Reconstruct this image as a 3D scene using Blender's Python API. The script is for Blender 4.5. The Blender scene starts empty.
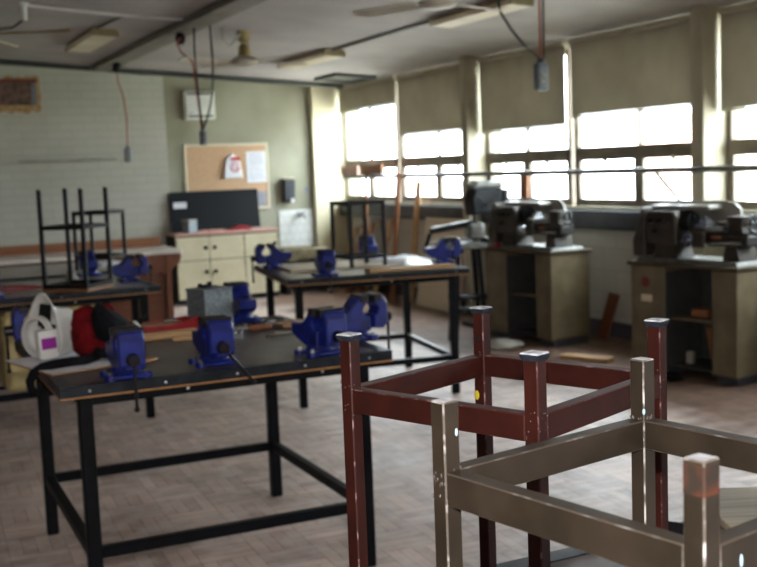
import bpy, bmesh, math, random
from mathutils import Vector, Matrix, Euler
random.seed(7)
S = bpy.context.scene
C = S.collection
PI = math.pi

# ------------------------------------------------------------------ materials
def lin(c):
    return tuple(((v/255)/12.92 if v/255 <= .04045 else ((v/255+.055)/1.055)**2.4) for v in c)

def mat(name, rgb, rough=.6, metal=0., var=.12, scale=14., bump=0., rgb2=None, spec=.5, stretch=None, amount=None):
    """noise-varied principled material, object space"""
    m = bpy.data.materials.new(name); m.use_nodes = True
    nt = m.node_tree; N = nt.nodes; L = nt.links
    b = N['Principled BSDF']
    b.inputs['Roughness'].default_value = rough; b.inputs['Metallic'].default_value = metal
    b.inputs['Specular IOR Level'].default_value = spec
    c = lin(rgb)
    c2 = lin(rgb2) if rgb2 else tuple(v*(1-var*2) for v in c)
    tc = N.new('ShaderNodeTexCoord'); no = N.new('ShaderNodeTexNoise')
    no.inputs['Scale'].default_value = scale; no.inputs['Detail'].default_value = 5
    src = tc.outputs['Object']
    if stretch:
        mp = N.new('ShaderNodeMapping'); mp.inputs['Scale'].default_value = stretch
        L.new(src, mp.inputs['Vector']); src = mp.outputs['Vector']
    L.new(src, no.inputs['Vector'])
    r = N.new('ShaderNodeValToRGB')
    lo, hi = amount or (.35, .65)
    r.color_ramp.elements[0].position = lo; r.color_ramp.elements[1].position = hi
    r.color_ramp.elements[0].color = (*c2, 1); r.color_ramp.elements[1].color = (*c, 1)
    L.new(no.outputs['Fac'], r.inputs['Fac']); L.new(r.outputs['Color'], b.inputs['Base Color'])
    if bump:
        bp = N.new('ShaderNodeBump'); bp.inputs['Strength'].default_value = bump; bp.inputs['Distance'].default_value = .01
        L.new(no.outputs['Fac'], bp.inputs['Height']); L.new(bp.outputs['Normal'], b.inputs['Normal'])
    return m

def floor_mat():
    m = bpy.data.materials.new('parquet'); m.use_nodes = True
    nt = m.node_tree; N = nt.nodes; L = nt.links; b = N['Principled BSDF']
    tc = N.new('ShaderNodeTexCoord')
    rot = N.new('ShaderNodeMapping'); rot.inputs['Rotation'].default_value = (0, 0, math.radians(3))
    L.new(tc.outputs['Object'], rot.inputs['Vector'])
    def brick(rz):
        mp = N.new('ShaderNodeMapping'); mp.inputs['Rotation'].default_value = (0, 0, rz)
        L.new(rot.outputs['Vector'], mp.inputs['Vector'])
        k = N.new('ShaderNodeTexBrick'); k.offset = 0; k.inputs['Scale'].default_value = 1
        k.inputs['Brick Width'].default_value = .24; k.inputs['Row Height'].default_value = .06
        k.inputs['Mortar Size'].default_value = .0016
        k.inputs['Color1'].default_value = (*lin((198, 177, 165)), 1); k.inputs['Color2'].default_value = (*lin((163, 142, 131)), 1)
        k.inputs['Mortar'].default_value = (*lin((86, 75, 69)), 1)
        L.new(mp.outputs['Vector'], k.inputs['Vector']); return k
    k1, k2 = brick(0), brick(PI/2)
    ch = N.new('ShaderNodeTexChecker'); ch.inputs['Scale'].default_value = 1/.24
    L.new(rot.outputs['Vector'], ch.inputs['Vector'])
    mx = N.new('ShaderNodeMixRGB'); L.new(ch.outputs['Fac'], mx.inputs['Fac'])
    L.new(k1.outputs['Color'], mx.inputs['Color1']); L.new(k2.outputs['Color'], mx.inputs['Color2'])
    n1 = N.new('ShaderNodeTexNoise'); n1.inputs['Scale'].default_value = 1.6; n1.inputs['Detail'].default_value = 8; n1.inputs['Roughness'].default_value = .65
    L.new(tc.outputs['Object'], n1.inputs['Vector'])
    rp = N.new('ShaderNodeValToRGB'); rp.color_ramp.elements[0].position = .38; rp.color_ramp.elements[1].position = .66
    rp.color_ramp.elements[0].color = (.74, .72, .72, 1); rp.color_ramp.elements[1].color = (1.3, 1.29, 1.28, 1)
    L.new(n1.outputs['Fac'], rp.inputs['Fac'])
    mu = N.new('ShaderNodeMixRGB'); mu.blend_type = 'MULTIPLY'; mu.inputs['Fac'].default_value = 1
    L.new(mx.outputs['Color'], mu.inputs['Color1']); L.new(rp.outputs['Color'], mu.inputs['Color2'])
    n2 = N.new('ShaderNodeTexNoise'); n2.inputs['Scale'].default_value = 9; n2.inputs['Detail'].default_value = 6
    L.new(tc.outputs['Object'], n2.inputs['Vector'])
    r2 = N.new('ShaderNodeValToRGB'); r2.color_ramp.elements[0].position = .42; r2.color_ramp.elements[1].position = .72
    L.new(n2.outputs['Fac'], r2.inputs['Fac'])
    du = N.new('ShaderNodeMixRGB'); du.inputs['Color2'].default_value = (*lin((210, 201, 197)), 1)
    f = N.new('ShaderNodeMath'); f.operation = 'MULTIPLY'; f.inputs[1].default_value = .55
    L.new(r2.outputs['Color'], f.inputs[0]); L.new(f.outputs[0], du.inputs['Fac'])
    L.new(mu.outputs['Color'], du.inputs['Color1'])
    # darker, duller brown floor with a ragged edge beside the window wall
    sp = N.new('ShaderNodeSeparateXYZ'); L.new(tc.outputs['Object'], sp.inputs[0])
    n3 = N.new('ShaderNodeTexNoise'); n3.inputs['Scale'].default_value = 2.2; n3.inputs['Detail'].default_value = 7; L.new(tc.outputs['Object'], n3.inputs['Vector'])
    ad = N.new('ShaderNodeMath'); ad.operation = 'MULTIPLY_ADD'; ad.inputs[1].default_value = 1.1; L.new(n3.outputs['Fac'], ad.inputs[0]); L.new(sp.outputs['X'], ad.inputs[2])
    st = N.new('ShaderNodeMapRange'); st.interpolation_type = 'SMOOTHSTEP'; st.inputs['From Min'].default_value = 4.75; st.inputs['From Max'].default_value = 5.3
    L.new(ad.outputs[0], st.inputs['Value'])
    lane_mix = N.new('ShaderNodeMixRGB'); lane_mix.blend_type = 'MULTIPLY'; lane_mix.inputs['Color2'].default_value = (.30, .235, .19, 1)
    fo = N.new('ShaderNodeMath'); fo.operation = 'MULTIPLY'; fo.inputs[1].default_value = .95; L.new(st.outputs['Result'], fo.inputs[0]); L.new(fo.outputs[0], lane_mix.inputs['Fac'])
    L.new(du.outputs['Color'], lane_mix.inputs['Color1']); L.new(lane_mix.outputs['Color'], b.inputs['Base Color'])
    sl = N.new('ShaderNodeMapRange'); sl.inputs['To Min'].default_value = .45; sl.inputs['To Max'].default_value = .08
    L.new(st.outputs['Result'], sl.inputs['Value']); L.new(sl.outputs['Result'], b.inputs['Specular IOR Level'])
    b.inputs['Roughness'].default_value = .42
    rr = N.new('ShaderNodeMapRange'); rr.inputs['To Min'].default_value = .3; rr.inputs['To Max'].default_value = .62
    L.new(n1.outputs['Fac'], rr.inputs['Value']); L.new(rr.outputs['Result'], b.inputs['Roughness'])
    return m

def brick_mat(name, c1, c2, mortar, axis, w=.29, h=.095, bump=.5):
    m = bpy.data.materials.new(name); m.use_nodes = True
    nt = m.node_tree; N = nt.nodes; L = nt.links; b = N['Principled BSDF']
    tc = N.new('ShaderNodeTexCoord'); sp = N.new('ShaderNodeSeparateXYZ'); cb = N.new('ShaderNodeCombineXYZ')
    L.new(tc.outputs['Object'], sp.inputs[0]); L.new(sp.outputs[axis], cb.inputs['X']); L.new(sp.outputs['Z'], cb.inputs['Y'])
    k = N.new('ShaderNodeTexBrick'); k.inputs['Scale'].default_value = 1
    k.inputs['Brick Width'].default_value = w; k.inputs['Row Height'].default_value = h; k.inputs['Mortar Size'].default_value = .006
    k.inputs['Mortar Smooth'].default_value = .4
    k.inputs['Color1'].default_value = (*lin(c1), 1); k.inputs['Color2'].default_value = (*lin(c2), 1); k.inputs['Mortar'].default_value = (*lin(mortar), 1)
    L.new(cb.outputs[0], k.inputs['Vector'])
    no = N.new('ShaderNodeTexNoise'); no.inputs['Scale'].default_value = 1.2; no.inputs['Detail'].default_value = 6
    L.new(tc.outputs['Object'], no.inputs['Vector'])
    rp = N.new('ShaderNodeValToRGB'); rp.color_ramp.elements[0].position = .3; rp.color_ramp.elements[1].position = .7
    rp.color_ramp.elements[0].color = (.86, .85, .82, 1); rp.color_ramp.elements[1].color = (1, 1, 1, 1)
    L.new(no.outputs['Fac'], rp.inputs['Fac'])
    mu = N.new('ShaderNodeMixRGB'); mu.blend_type = 'MULTIPLY'; mu.inputs['Fac'].default_value = 1
    L.new(k.outputs['Color'], mu.inputs['Color1']); L.new(rp.outputs['Color'], mu.inputs['Color2'])
    L.new(mu.outputs['Color'], b.inputs['Base Color']); b.inputs['Roughness'].default_value = .6
    bp = N.new('ShaderNodeBump'); bp.invert = True; bp.inputs['Strength'].default_value = bump; bp.inputs['Distance'].default_value = .008
    L.new(k.outputs['Fac'], bp.inputs['Height']); L.new(bp.outputs['Normal'], b.inputs['Normal'])
    return m

def glass_mat():
    m = bpy.data.materials.new('window_glass'); m.use_nodes = True
    nt = m.node_tree; N = nt.nodes; L = nt.links
    for n in list(N): N.remove(n)
    o = N.new('ShaderNodeOutputMaterial'); t = N.new('ShaderNodeBsdfTransparent'); g = N.new('ShaderNodeBsdfGlossy')
    g.inputs['Roughness'].default_value = .03; t.inputs['Color'].default_value = (.95, .97, .97, 1)
    mx = N.new('ShaderNodeMixShader'); mx.inputs[0].default_value = .035; L.new(t.outputs[0], mx.inputs[1]); L.new(g.outputs[0], mx.inputs[2])
    L.new(mx.outputs[0], o.inputs['Surface']); return m

def blind_mat():
    m = bpy.data.materials.new('blind_fabric'); m.use_nodes = True
    nt = m.node_tree; N = nt.nodes; L = nt.links
    for n in list(N): N.remove(n)
    o = N.new('ShaderNodeOutputMaterial'); d = N.new('ShaderNodeBsdfDiffuse'); t = N.new('ShaderNodeBsdfTranslucent')
    tc = N.new('ShaderNodeTexCoord'); no = N.new('ShaderNodeTexNoise'); no.inputs['Scale'].default_value = 2.5; no.inputs['Detail'].default_value = 6
    L.new(tc.outputs['Object'], no.inputs['Vector'])
    rp = N.new('ShaderNodeValToRGB'); rp.color_ramp.elements[0].position = .3; rp.color_ramp.elements[1].position = .75
    rp.color_ramp.elements[0].color = (*lin((146, 141, 128)), 1); rp.color_ramp.elements[1].color = (*lin((168, 163, 149)), 1)
    L.new(no.outputs['Fac'], rp.inputs['Fac']); L.new(rp.outputs['Color'], d.inputs['Color'])
    t.inputs['Color'].default_value = (*lin((192, 184, 166)), 1)
    mx = N.new('ShaderNodeMixShader'); mx.inputs[0].default_value = BLIND_T
    L.new(d.outputs[0], mx.inputs[1]); L.new(t.outputs[0], mx.inputs[2]); L.new(mx.outputs[0], o.inputs['Surface']); return m
BLIND_T = .15

def wood_mat(name, c1, c2, rough=.55, scale=6, stretch=(1, 14, 14), bump=.1):
    return mat(name, c1, rough, 0, scale=scale, rgb2=c2, stretch=stretch, bump=bump, amount=(.3, .72))

M = {}
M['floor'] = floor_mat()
M['brickwall'] = brick_mat('painted_brick', (188, 188, 176), (184, 184, 171), (172, 172, 159), 'X', bump=.2)
M['brickwall_r'] = brick_mat('painted_block', (194, 192, 182), (187, 185, 175), (172, 170, 160), 'Y', .4, .2, .3)
M['tiles'] = brick_mat('white_tiles', (222, 224, 220), (218, 220, 217), (196, 197, 192), 'X', .11, .11, .15)
M['plaster'] = mat('plaster', (154, 152, 133), .75, var=.05, scale=1.6, rgb2=(134, 132, 111), bump=.03)
M['darkplaster'] = mat('dark_plaster', (110, 106, 98), .8)  # unseen left and rear walls, darkened to lessen bounced light
M['cream'] = mat('cream_paint', (206, 198, 168), .5, var=.05, scale=3, rgb2=(192, 183, 152))
M['ceiling'] = mat('ceiling_board', (174, 169, 165), .85, scale=1.3, rgb2=(156, 152, 149))
M['trim'] = mat('column_paint', (176, 170, 148), .55, scale=3, rgb2=(160, 153, 131))
M['frame'] = mat('window_frame', (118, 107, 90), .5, scale=5, rgb2=(94, 84, 70))
M['glass'] = glass_mat()
M['blind'] = blind_mat()
M['darkgrey'] = mat('dark_grey_paint', (50, 54, 60), .5, scale=8, rgb2=(38, 41, 46))
M['base'] = mat('baseboard_paint', (72, 74, 80), .55)
M['blacksteel'] = mat('black_steel', (11, 14, 20), .5, 0, scale=20, rgb2=(6, 8, 11), bump=.02, spec=.14)
M['steeledge'] = mat('painted_steel_edge', (40, 46, 54), .35, .5, scale=18, rgb2=(26, 30, 36))
M['raildust'] = mat('worn_steel', (136, 134, 130), .4, .4, scale=30, rgb2=(96, 95, 93))
M['benchtop'] = mat('bench_top', (106, 101, 99), .4, 0, scale=5, rgb2=(74, 70, 70), bump=.05, amount=(.3, .7))
M['palebench'] = mat('sheen_bench_top', (180, 174, 168), .3, 0, scale=5, rgb2=(140, 134, 128), bump=.05, amount=(.3, .7))  # reflected window light put into the colour of the farther tops
M['ply'] = mat('plywood_edge', (176, 126, 72), .6, scale=30)
M['blue'] = mat('vice_blue', (19, 36, 122), .36, 0, scale=16, rgb2=(12, 21, 80), bump=.06, amount=(.32, .58))
M['jaw'] = mat('jaw_steel', (52, 49, 50), .5, .5, scale=25, rgb2=(36, 33, 36))
M['bolt'] = mat('bolt_metal', (170, 172, 172), .3, .9)
M['rod'] = mat('rod_steel', (48, 46, 50), .35, .8, scale=30)
M['chrome'] = mat('bright_steel', (196, 198, 200), .22, 1., scale=20, rgb2=(150, 152, 154))
M['maroon'] = mat('maroon_paint', (47, 18, 13), .45, 0, scale=22, rgb2=(38, 14, 10), bump=.03, amount=(.35, .6), spec=.16)
M['maroonedge'] = mat('maroon_worn_edge', (52, 21, 16), .4, 0, scale=46, rgb2=(128, 100, 102), amount=(.36, .46), spec=.3)
M['brownp'] = mat('brown_paint', (46, 38, 30), .42, .0, scale=14, rgb2=(34, 28, 21), bump=.04, amount=(.35, .62), spec=.22)
M['brownedge'] = mat('brown_worn_edge', (86, 78, 70), .35, .2, scale=40, rgb2=(178, 172, 168), amount=(.40, .52))
M['rust'] = mat('rusty_paint', (74, 38, 25), .6, 0, scale=34, rgb2=(40, 32, 26), bump=.2, spec=.2, amount=(.45, .62))
M['endcap'] = mat('bare_end', (206, 208, 212), .5, .3, scale=70, rgb2=(150, 150, 154))
M['rubber'] = mat('rubber_foot_side', (34, 39, 48), .7, scale=80, rgb2=(20, 24, 31), bump=.3, spec=.2)
M['rubtop'] = mat('rubber_foot_sole', (186, 188, 192), .8, scale=90, rgb2=(120, 122, 128), bump=.3)
M['weld'] = mat('weld_bead', (104, 98, 95), .45, .3, scale=90, rgb2=(70, 62, 58), bump=.6)
M['blackpaint'] = mat('black_stool_paint', (20, 17, 17), .55, 0, scale=20, rgb2=(14, 11, 11), spec=.2)
M['woodseat'] = wood_mat('stool_seat_wood', (150, 112, 76), (108, 76, 50))
M['pine'] = wood_mat('pine', (196, 162, 118), (164, 126, 84))
M['palewood'] = wood_mat('pale_board', (214, 200, 178), (188, 172, 148), scale=3)
M['orangewood'] = wood_mat('orange_wood', (164, 108, 68), (128, 78, 48))
M['oak'] = wood_mat('plywood_sheet', (176, 162, 138), (136, 122, 100), scale=4, stretch=(.7, 16, 16))
M['counterwood'] = wood_mat('varnished_wood', (122, 70, 42), (90, 48, 27), rough=.35)
M['lightstrip'] = mat('counter_sheen', (228, 221, 212), .3, scale=6, rgb2=(206, 198, 188))  # white reflection on the counter top put into its colour
M['cabgreen'] = mat('lathe_cabinet_paint', (116, 104, 80), .5, 0, scale=5, rgb2=(94, 83, 62), bump=.03)
M['cabtop'] = mat('cabinet_top_paint', (84, 76, 60), .75, 0, scale=5, rgb2=(68, 61, 48), spec=.15)
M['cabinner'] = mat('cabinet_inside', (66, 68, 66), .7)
M['lathe'] = mat('lathe_green', (64, 55, 44), .55, .1, scale=9, rgb2=(42, 36, 30), bump=.05)
M['lathedark'] = mat('lathe_cast', (42, 36, 31), .55, .15, scale=12, rgb2=(28, 25, 22))
M['greyguard'] = mat('guard_grey', (176, 172, 162), .35, .1, scale=5, rgb2=(148, 144, 134))
M['bluegrey'] = mat('galvanised', (134, 142, 146), .5, .35, scale=60, rgb2=(102, 110, 114), bump=.05)
M['red'] = mat('red_enamel', (150, 22, 30), .4, 0, scale=10, rgb2=(112, 14, 22))
M['redfab'] = mat('red_fabric', (108, 14, 20), .9, 0, scale=24, rgb2=(70, 8, 12), bump=.3, spec=.15)
M['blackfab'] = mat('black_fabric', (20, 20, 26), .9, 0, scale=24, rgb2=(12, 12, 16), bump=.3, spec=.15)
M['white'] = mat('white_plastic', (226, 226, 222), .4, 0, scale=4, rgb2=(206, 206, 202))
M['paper'] = mat('paper', (232, 232, 236), .8, scale=6, rgb2=(216, 218, 224))
M['ink'] = mat('grey_print', (150, 152, 160), .8)
M['redink'] = mat('red_print', (196, 70, 76), .8)
M['magenta'] = mat('magenta_label', (150, 26, 150), .5)
M['cork'] = mat('cork', (202, 168, 134), .9, scale=40, rgb2=(188, 152, 118))
M['black'] = mat('blackboard', (15, 18, 22), .6, scale=3.5, rgb2=(36, 41, 46), amount=(.2, .3), spec=.2)
M['pinktop'] = mat('pink_laminate', (206, 160, 146), .45, scale=5)
M['cardboard'] = mat('cardboard', (166, 124, 84), .8)
M['concrete'] = mat('pale_paving', (206, 200, 190), .9, scale=.6)
M['grass'] = mat('lawn', (120, 146, 78), .9, scale=1.5, rgb2=(96, 124, 62))
M['pinkwall'] = mat('outside_brick', (212, 176, 160), .9, scale=2)
M['bluecar'] = mat('outside_blue', (96, 112, 142), .3)
M['pvc'] = mat('pvc_cable', (40, 40, 42), .5)
M['orangecable'] = mat('orange_cable', (166, 84, 62), .5)
M['fanyellow'] = mat('aged_cream_metal', (164, 144, 92), .4, .1, scale=8, rgb2=(138, 120, 74))
M['fanblade'] = mat('fan_blade_paint', (188, 182, 168), .45, scale=3, rgb2=(168, 162, 148))
M['fixture'] = mat('fixture_enamel', (216, 206, 180), .5, scale=3, rgb2=(200, 188, 160))
M['fixture_side'] = mat('fixture_old_enamel', (150, 136, 100), .55)
M['beam'] = mat('trunking_olive', (124, 121, 110), .55, scale=4, rgb2=(104, 101, 90))
M['conduit'] = mat('conduit_green', (58, 62, 56), .5, scale=9, rgb2=(44, 48, 42))
M['boxgrey'] = mat('switch_box_grey', (112, 122, 132), .45, .1, scale=14, rgb2=(92, 100, 108))
M['torn'] = mat('torn_brown_paper', (150, 112, 66), .9, scale=20, rgb2=(176, 150, 110))
M['picture'] = mat('faded_picture', (116, 84, 76), .7, scale=14, rgb2=(66, 58, 40), amount=(.4, .6))
M['pictop'] = mat('picture_red_band', (120, 52, 40), .7, scale=20)
M['yellow'] = mat('yellow_sticker', (176, 156, 30), .5)
M['paintdrip'] = mat('pale_blue_paint', (176, 208, 224), .4)
M['green'] = mat('green_scrap', (40, 160, 90), .5)
M['sink'] = mat('sink_stainless', (150, 140, 112), .35, .5, scale=8, rgb2=(120, 110, 86))
M['stain'] = mat('yellow_floor_paint', (188, 172, 100), .6, scale=12, rgb2=(160, 140, 104))
M['shadowgap'] = mat('dark_gap', (30, 28, 24), .8)
M['tub'] = mat('cream_plastic', (204, 186, 132), .5, scale=4, rgb2=(186, 168, 118))
M['silvergrey'] = mat('machine_grey', (128, 128, 122), .5, .2, scale=10, rgb2=(88, 88, 84))
M['machblack'] = mat('machine_black', (24, 25, 27), .5, 0, scale=12, spec=.2)

# ------------------------------------------------------------------ mesh builder
class MB:
    def __init__(s): s.bm = bmesh.new()
    def _mark(s): return set(s.bm.faces)
    def _set(s, before, mi):
        for f in s.bm.faces:
            if f not in before: f.material_index = mi
    def box(s, c, d, rot=None, bev=0, mi=0, bmi=None, seg=1):
        b = s._mark()
        r = bmesh.ops.create_cube(s.bm, size=1)['verts']
        R = Matrix.Identity(4)
        if rot is not None:
            R = Matrix.Rotation(rot, 4, 'Z') if isinstance(rot, (int, float)) else (rot.to_matrix().to_4x4() if isinstance(rot, Euler) else rot.to_4x4())
        bmesh.ops.transform(s.bm, verts=r, matrix=Matrix.Translation(c) @ R @ Matrix.Diagonal((*d, 1)))
        s._set(b, mi)
        if bev:
            es = list({e for v in r for e in v.link_edges})
            o = bmesh.ops.bevel(s.bm, geom=es, offset=bev, segments=seg, affect='EDGES', profile=.6)
            if bmi is not None:
                for f in o['faces']: f.material_index = bmi
        return s
    def bar(s, p0, p1, w, h, bev=0, mi=0, bmi=None, up=(0, 0, 1)):
        p0, p1 = Vector(p0), Vector(p1); d = p1-p0; x = d.normalized(); u = Vector(up)
        if abs(x.dot(u)) > .99: u = Vector((1, 0, 0))
        y = u.cross(x).normalized(); z = x.cross(y)
        R = Matrix((x, y, z)).transposed()
        return s.box((p0+p1)/2, (d.length, w, h), R, bev, mi, bmi)
    def cyl(s, p0, p1, r, r2=None, seg=16, mi=0, caps=True):
        b = s._mark(); p0, p1 = Vector(p0), Vector(p1); d = p1-p0
        v = bmesh.ops.create_cone(s.bm, cap_ends=caps, segments=seg, radius1=r, radius2=r if r2 is None else r2, depth=d.length)['verts']
        q = d.to_track_quat('Z', 'Y').to_matrix().to_4x4()
        bmesh.ops.transform(s.bm, verts=v, matrix=Matrix.Translation((p0+p1)/2) @ q)
        s._set(b, mi); return s
    def ball(s, c, r, sc=(1, 1, 1), seg=12, mi=0, rot=None):
        b = s._mark()
        v = bmesh.ops.create_uvsphere(s.bm, u_segments=seg, v_segments=max(6, seg*2//3), radius=r)['verts']
        R = rot.to_matrix().to_4x4() if rot else Matrix.Identity(4)
        bmesh.ops.transform(s.bm, verts=v, matrix=Matrix.Translation(c) @ R @ Matrix.Diagonal((*sc, 1)))
        s._set(b, mi); return s
    def tube(s, pts, r, seg=8, mi=0, flat=None):
        b = s._mark(); P = [Vector(p) for p in pts]; rings = []
        n = None
        for i, p in enumerate(P):
            t = (P[min(i+1, len(P)-1)]-P[max(i-1, 0)]).normalized()
            if n is None:
                n = t.orthogonal().normalized() if flat is None else (Vector(flat)-t*t.dot(Vector(flat))).normalized()
            n = (n-t*t.dot(n)).normalized(); bn = t.cross(n)
            rr = r if isinstance(r, (tuple, list)) else (r, r)
            rings.append([s.bm.verts.new(p+n*rr[0]*math.cos(2*PI*k/seg)+bn*rr[1]*math.sin(2*PI*k/seg)) for k in range(seg)])
        for a, c in zip(rings, rings[1:]):
            for k in range(seg): s.bm.faces.new((a[k], a[(k+1) % seg], c[(k+1) % seg], c[k]))
        s.bm.faces.new(rings[0][::-1]); s.bm.faces.new(rings[-1]); s._set(b, mi); return s
    def prism(s, poly, a, b_, plane='YZ', bev=0, mi=0, bmi=None):
        """extrude polygon from a to b_ along the axis left over"""
        bf = s._mark()
        def P(u, v, w): return {'YZ': (w, u, v), 'XZ': (u, w, v), 'XY': (u, v, w)}[plane]
        lo = [s.bm.verts.new(P(u, v, a)) for u, v in poly]; hi = [s.bm.verts.new(P(u, v, b_)) for u, v in poly]
        n = len(poly); fs = [s.bm.faces.new(lo), s.bm.faces.new(hi[::-1])]
        for i in range(n): fs.append(s.bm.faces.new((lo[i], hi[i], hi[(i+1) % n], lo[(i+1) % n])))
        bmesh.ops.recalc_face_normals(s.bm, faces=fs)
        s._set(bf, mi)
        if bev:
            es = [e for e in set(fs[0].edges) | set(fs[1].edges)]
            bmesh.ops.bevel(s.bm, geom=es, offset=bev, segments=1, affect='EDGES')
        return s
    def lathe(s, prof, axis=((0, 0, 0), (0, 0, 1)), seg=24, mi=0, a0=0, a1=2*PI):
        b = s._mark(); o = Vector(axis[0]); z = Vector(axis[1]).normalized(); x = z.orthogonal().normalized(); y = z.cross(x)
        full = abs(a1-a0-2*PI) < 1e-6; n = seg if full else seg+1; rings = []
        for r, h in prof:
            rings.append([s.bm.verts.new(o+z*h+(x*math.cos(a0+(a1-a0)*k/seg)+y*math.sin(a0+(a1-a0)*k/seg))*max(r, 1e-4)) for k in range(n)])
        for A, B in zip(rings, rings[1:]):
            for k in range(n if full else n-1):
                s.bm.faces.new((A[k], A[(k+1) % n], B[(k+1) % n], B[k]))
        s._set(b, mi); return s
    def build(s, name, mats, parent=None, smooth=False, solid=0, origin=None, recalc=True):
        if recalc: bmesh.ops.recalc_face_normals(s.bm, faces=s.bm.faces)
        me = bpy.data.meshes.new(name)
        if origin is not None: bmesh.ops.translate(s.bm, verts=s.bm.verts, vec=-Vector(origin))
        s.bm.to_mesh(me); s.bm.free()
        for m in (mats if isinstance(mats, (list, tuple)) else [mats]): me.materials.append(M[m])
        if smooth:
            for p in me.polygons: p.use_smooth = True
            try: me.set_sharp_from_angle(angle=math.radians(40))
            except Exception: pass
        o = bpy.data.objects.new(name, me); C.objects.link(o)
        if parent: o.parent = parent
        if origin is not None: o.location = origin
        if solid:
            md = o.modifiers.new('thickness', 'SOLIDIFY'); md.thickness = solid; md.offset = 0
        return o

def tag(o, label=None, cat=None, group=None, kind=None):
    if label: o['label'] = label
    if cat: o['category'] = cat
    if group: o['group'] = group
    if kind: o['kind'] = kind
    return o
def thing(name, loc, rz=0, label=None, cat=None, group=None, kind=None):
    o = bpy.data.objects.new(name, None); C.objects.link(o); o.empty_display_size = .05
    o.location = loc; o.rotation_euler = (0, 0, rz); return tag(o, label, cat, group, kind)
def copy_tree(o, parent=None):
    c = o.copy(); C.objects.link(c)
    if parent: c.parent = parent
    for ch in [k for k in list(o.children)]: copy_tree(ch, c)
    return c
def dup(root, loc, rz, label, group=None):
    c = copy_tree(root); c.location = loc; c.rotation_euler = (0, 0, rz); c['label'] = label
    if group: c['group'] = group
    return c
def struct(o): o['kind'] = 'structure'; return o
def ez(x): return 3.126-.068*x          # underside of the gently sloping ceiling
CT = math.atan(.068)

# ------------------------------------------------------------------ camera
pit, rol, yaw = map(math.radians, (6.07, -2.22, 25.6))
fw = Vector((math.sin(yaw)*math.cos(pit), math.cos(yaw)*math.cos(pit), -math.sin(pit)))
ri = Vector((math.cos(yaw), -math.sin(yaw), 0)); up = ri.cross(fw)
r2 = ri*math.cos(rol)+up*math.sin(rol); u2 = -ri*math.sin(rol)+up*math.cos(rol)
cd = bpy.data.cameras.new('camera'); cam = bpy.data.objects.new('camera', cd); C.objects.link(cam)
cam.matrix_world = Matrix.Translation((0, 0, 1.6)) @ Matrix((r2, u2, -fw)).transposed().to_4x4()
cd.sensor_width = 36; cd.lens = 1089/757*36; cd.clip_start = .02; cd.clip_end = 200
cd.dof.use_dof = True; cd.dof.focus_distance = 1.5; cd.dof.aperture_fstop = 8.0
S.camera = cam

# ------------------------------------------------------------------ setting
XW, YB, YBR, XL, YR = 6.10, 13.75, 13.55, -5.0, -2.4     # window wall, back wall, brick wall, left, rear
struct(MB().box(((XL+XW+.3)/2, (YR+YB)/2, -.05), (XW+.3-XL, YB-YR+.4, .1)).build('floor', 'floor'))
o = MB().prism([(XL-.1, ez(XL-.1)), (XW+.3, ez(XW+.3)), (XW+.3, ez(XW+.3)+.1), (XL-.1, ez(XL-.1)+.1)], YR-.1, YB+.3, 'XZ').build('ceiling', 'ceiling'); struct(o)
def wedge_wall(name, x0, x1, y0, y1, m):
    return struct(MB().prism([(x0, 0), (x1, 0), (x1, ez(x1)), (x0, ez(x0))], y0, y1, 'XZ').build(name, m))
wedge_wall('wall_back_brick', XL-.1, 3.62, YBR, YB+.3, 'brickwall')
wedge_wall('wall_back', 3.62, XW+.3, YB, YB+.3, 'plaster')
wedge_wall('wall_rear', XL-.1, XW+.3, YR-.1, YR, 'darkplaster')
struct(MB().box((XL-.05, (YR+YB)/2, ez(XL)/2), (.1, YB-YR, ez(XL)-.01)).build('wall_left', 'darkplaster'))
SILL, HEAD = 1.165, 2.63
w = MB().box((XW+.12, (YR+YB)/2, SILL/2-.01), (.24, YB-YR, SILL-.02))
w.box((XW+.12, (YR+YB)/2, (HEAD+ez(XW))/2), (.24, YB-YR, ez(XW)-HEAD+.005))
struct(w.build('wall_right', 'brickwall_r'))
struct(MB().box((XW-.01, (YR+YB)/2, .07), (.02, YB-YR, .14)).build('baseboard_right', 'base'))
struct(MB().box((XW+.07, (YR+YB)/2, SILL-.005), (.24, YB-YR, .03), bev=.006).build('trim_1', 'trim'))       # window board
cols = [(9.96, 10.09), (6.44, 6.58), (2.92, 3.06), (-.60, -.46)]
for y0, y1 in cols:
    struct(MB().box(((5.87+XW+.2)/2, (y0+y1)/2, ez(5.95)/2), (XW+.2-5.87, y1-y0, ez(5.95)), bev=.006).build('column', 'trim'))
o = MB().box(((5.65+XW)/2, 13.70, ez(5.85)/2), (XW-5.65, .10, ez(5.85)), bev=.005).build('column', 'cream'); struct(o)
struct(MB().cyl((3.65, 13.72, 0), (3.65, 13.72, ez(3.65)), .022, seg=10).build('trim_2', 'plaster'))        # painted pipe by the brick edge

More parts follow.
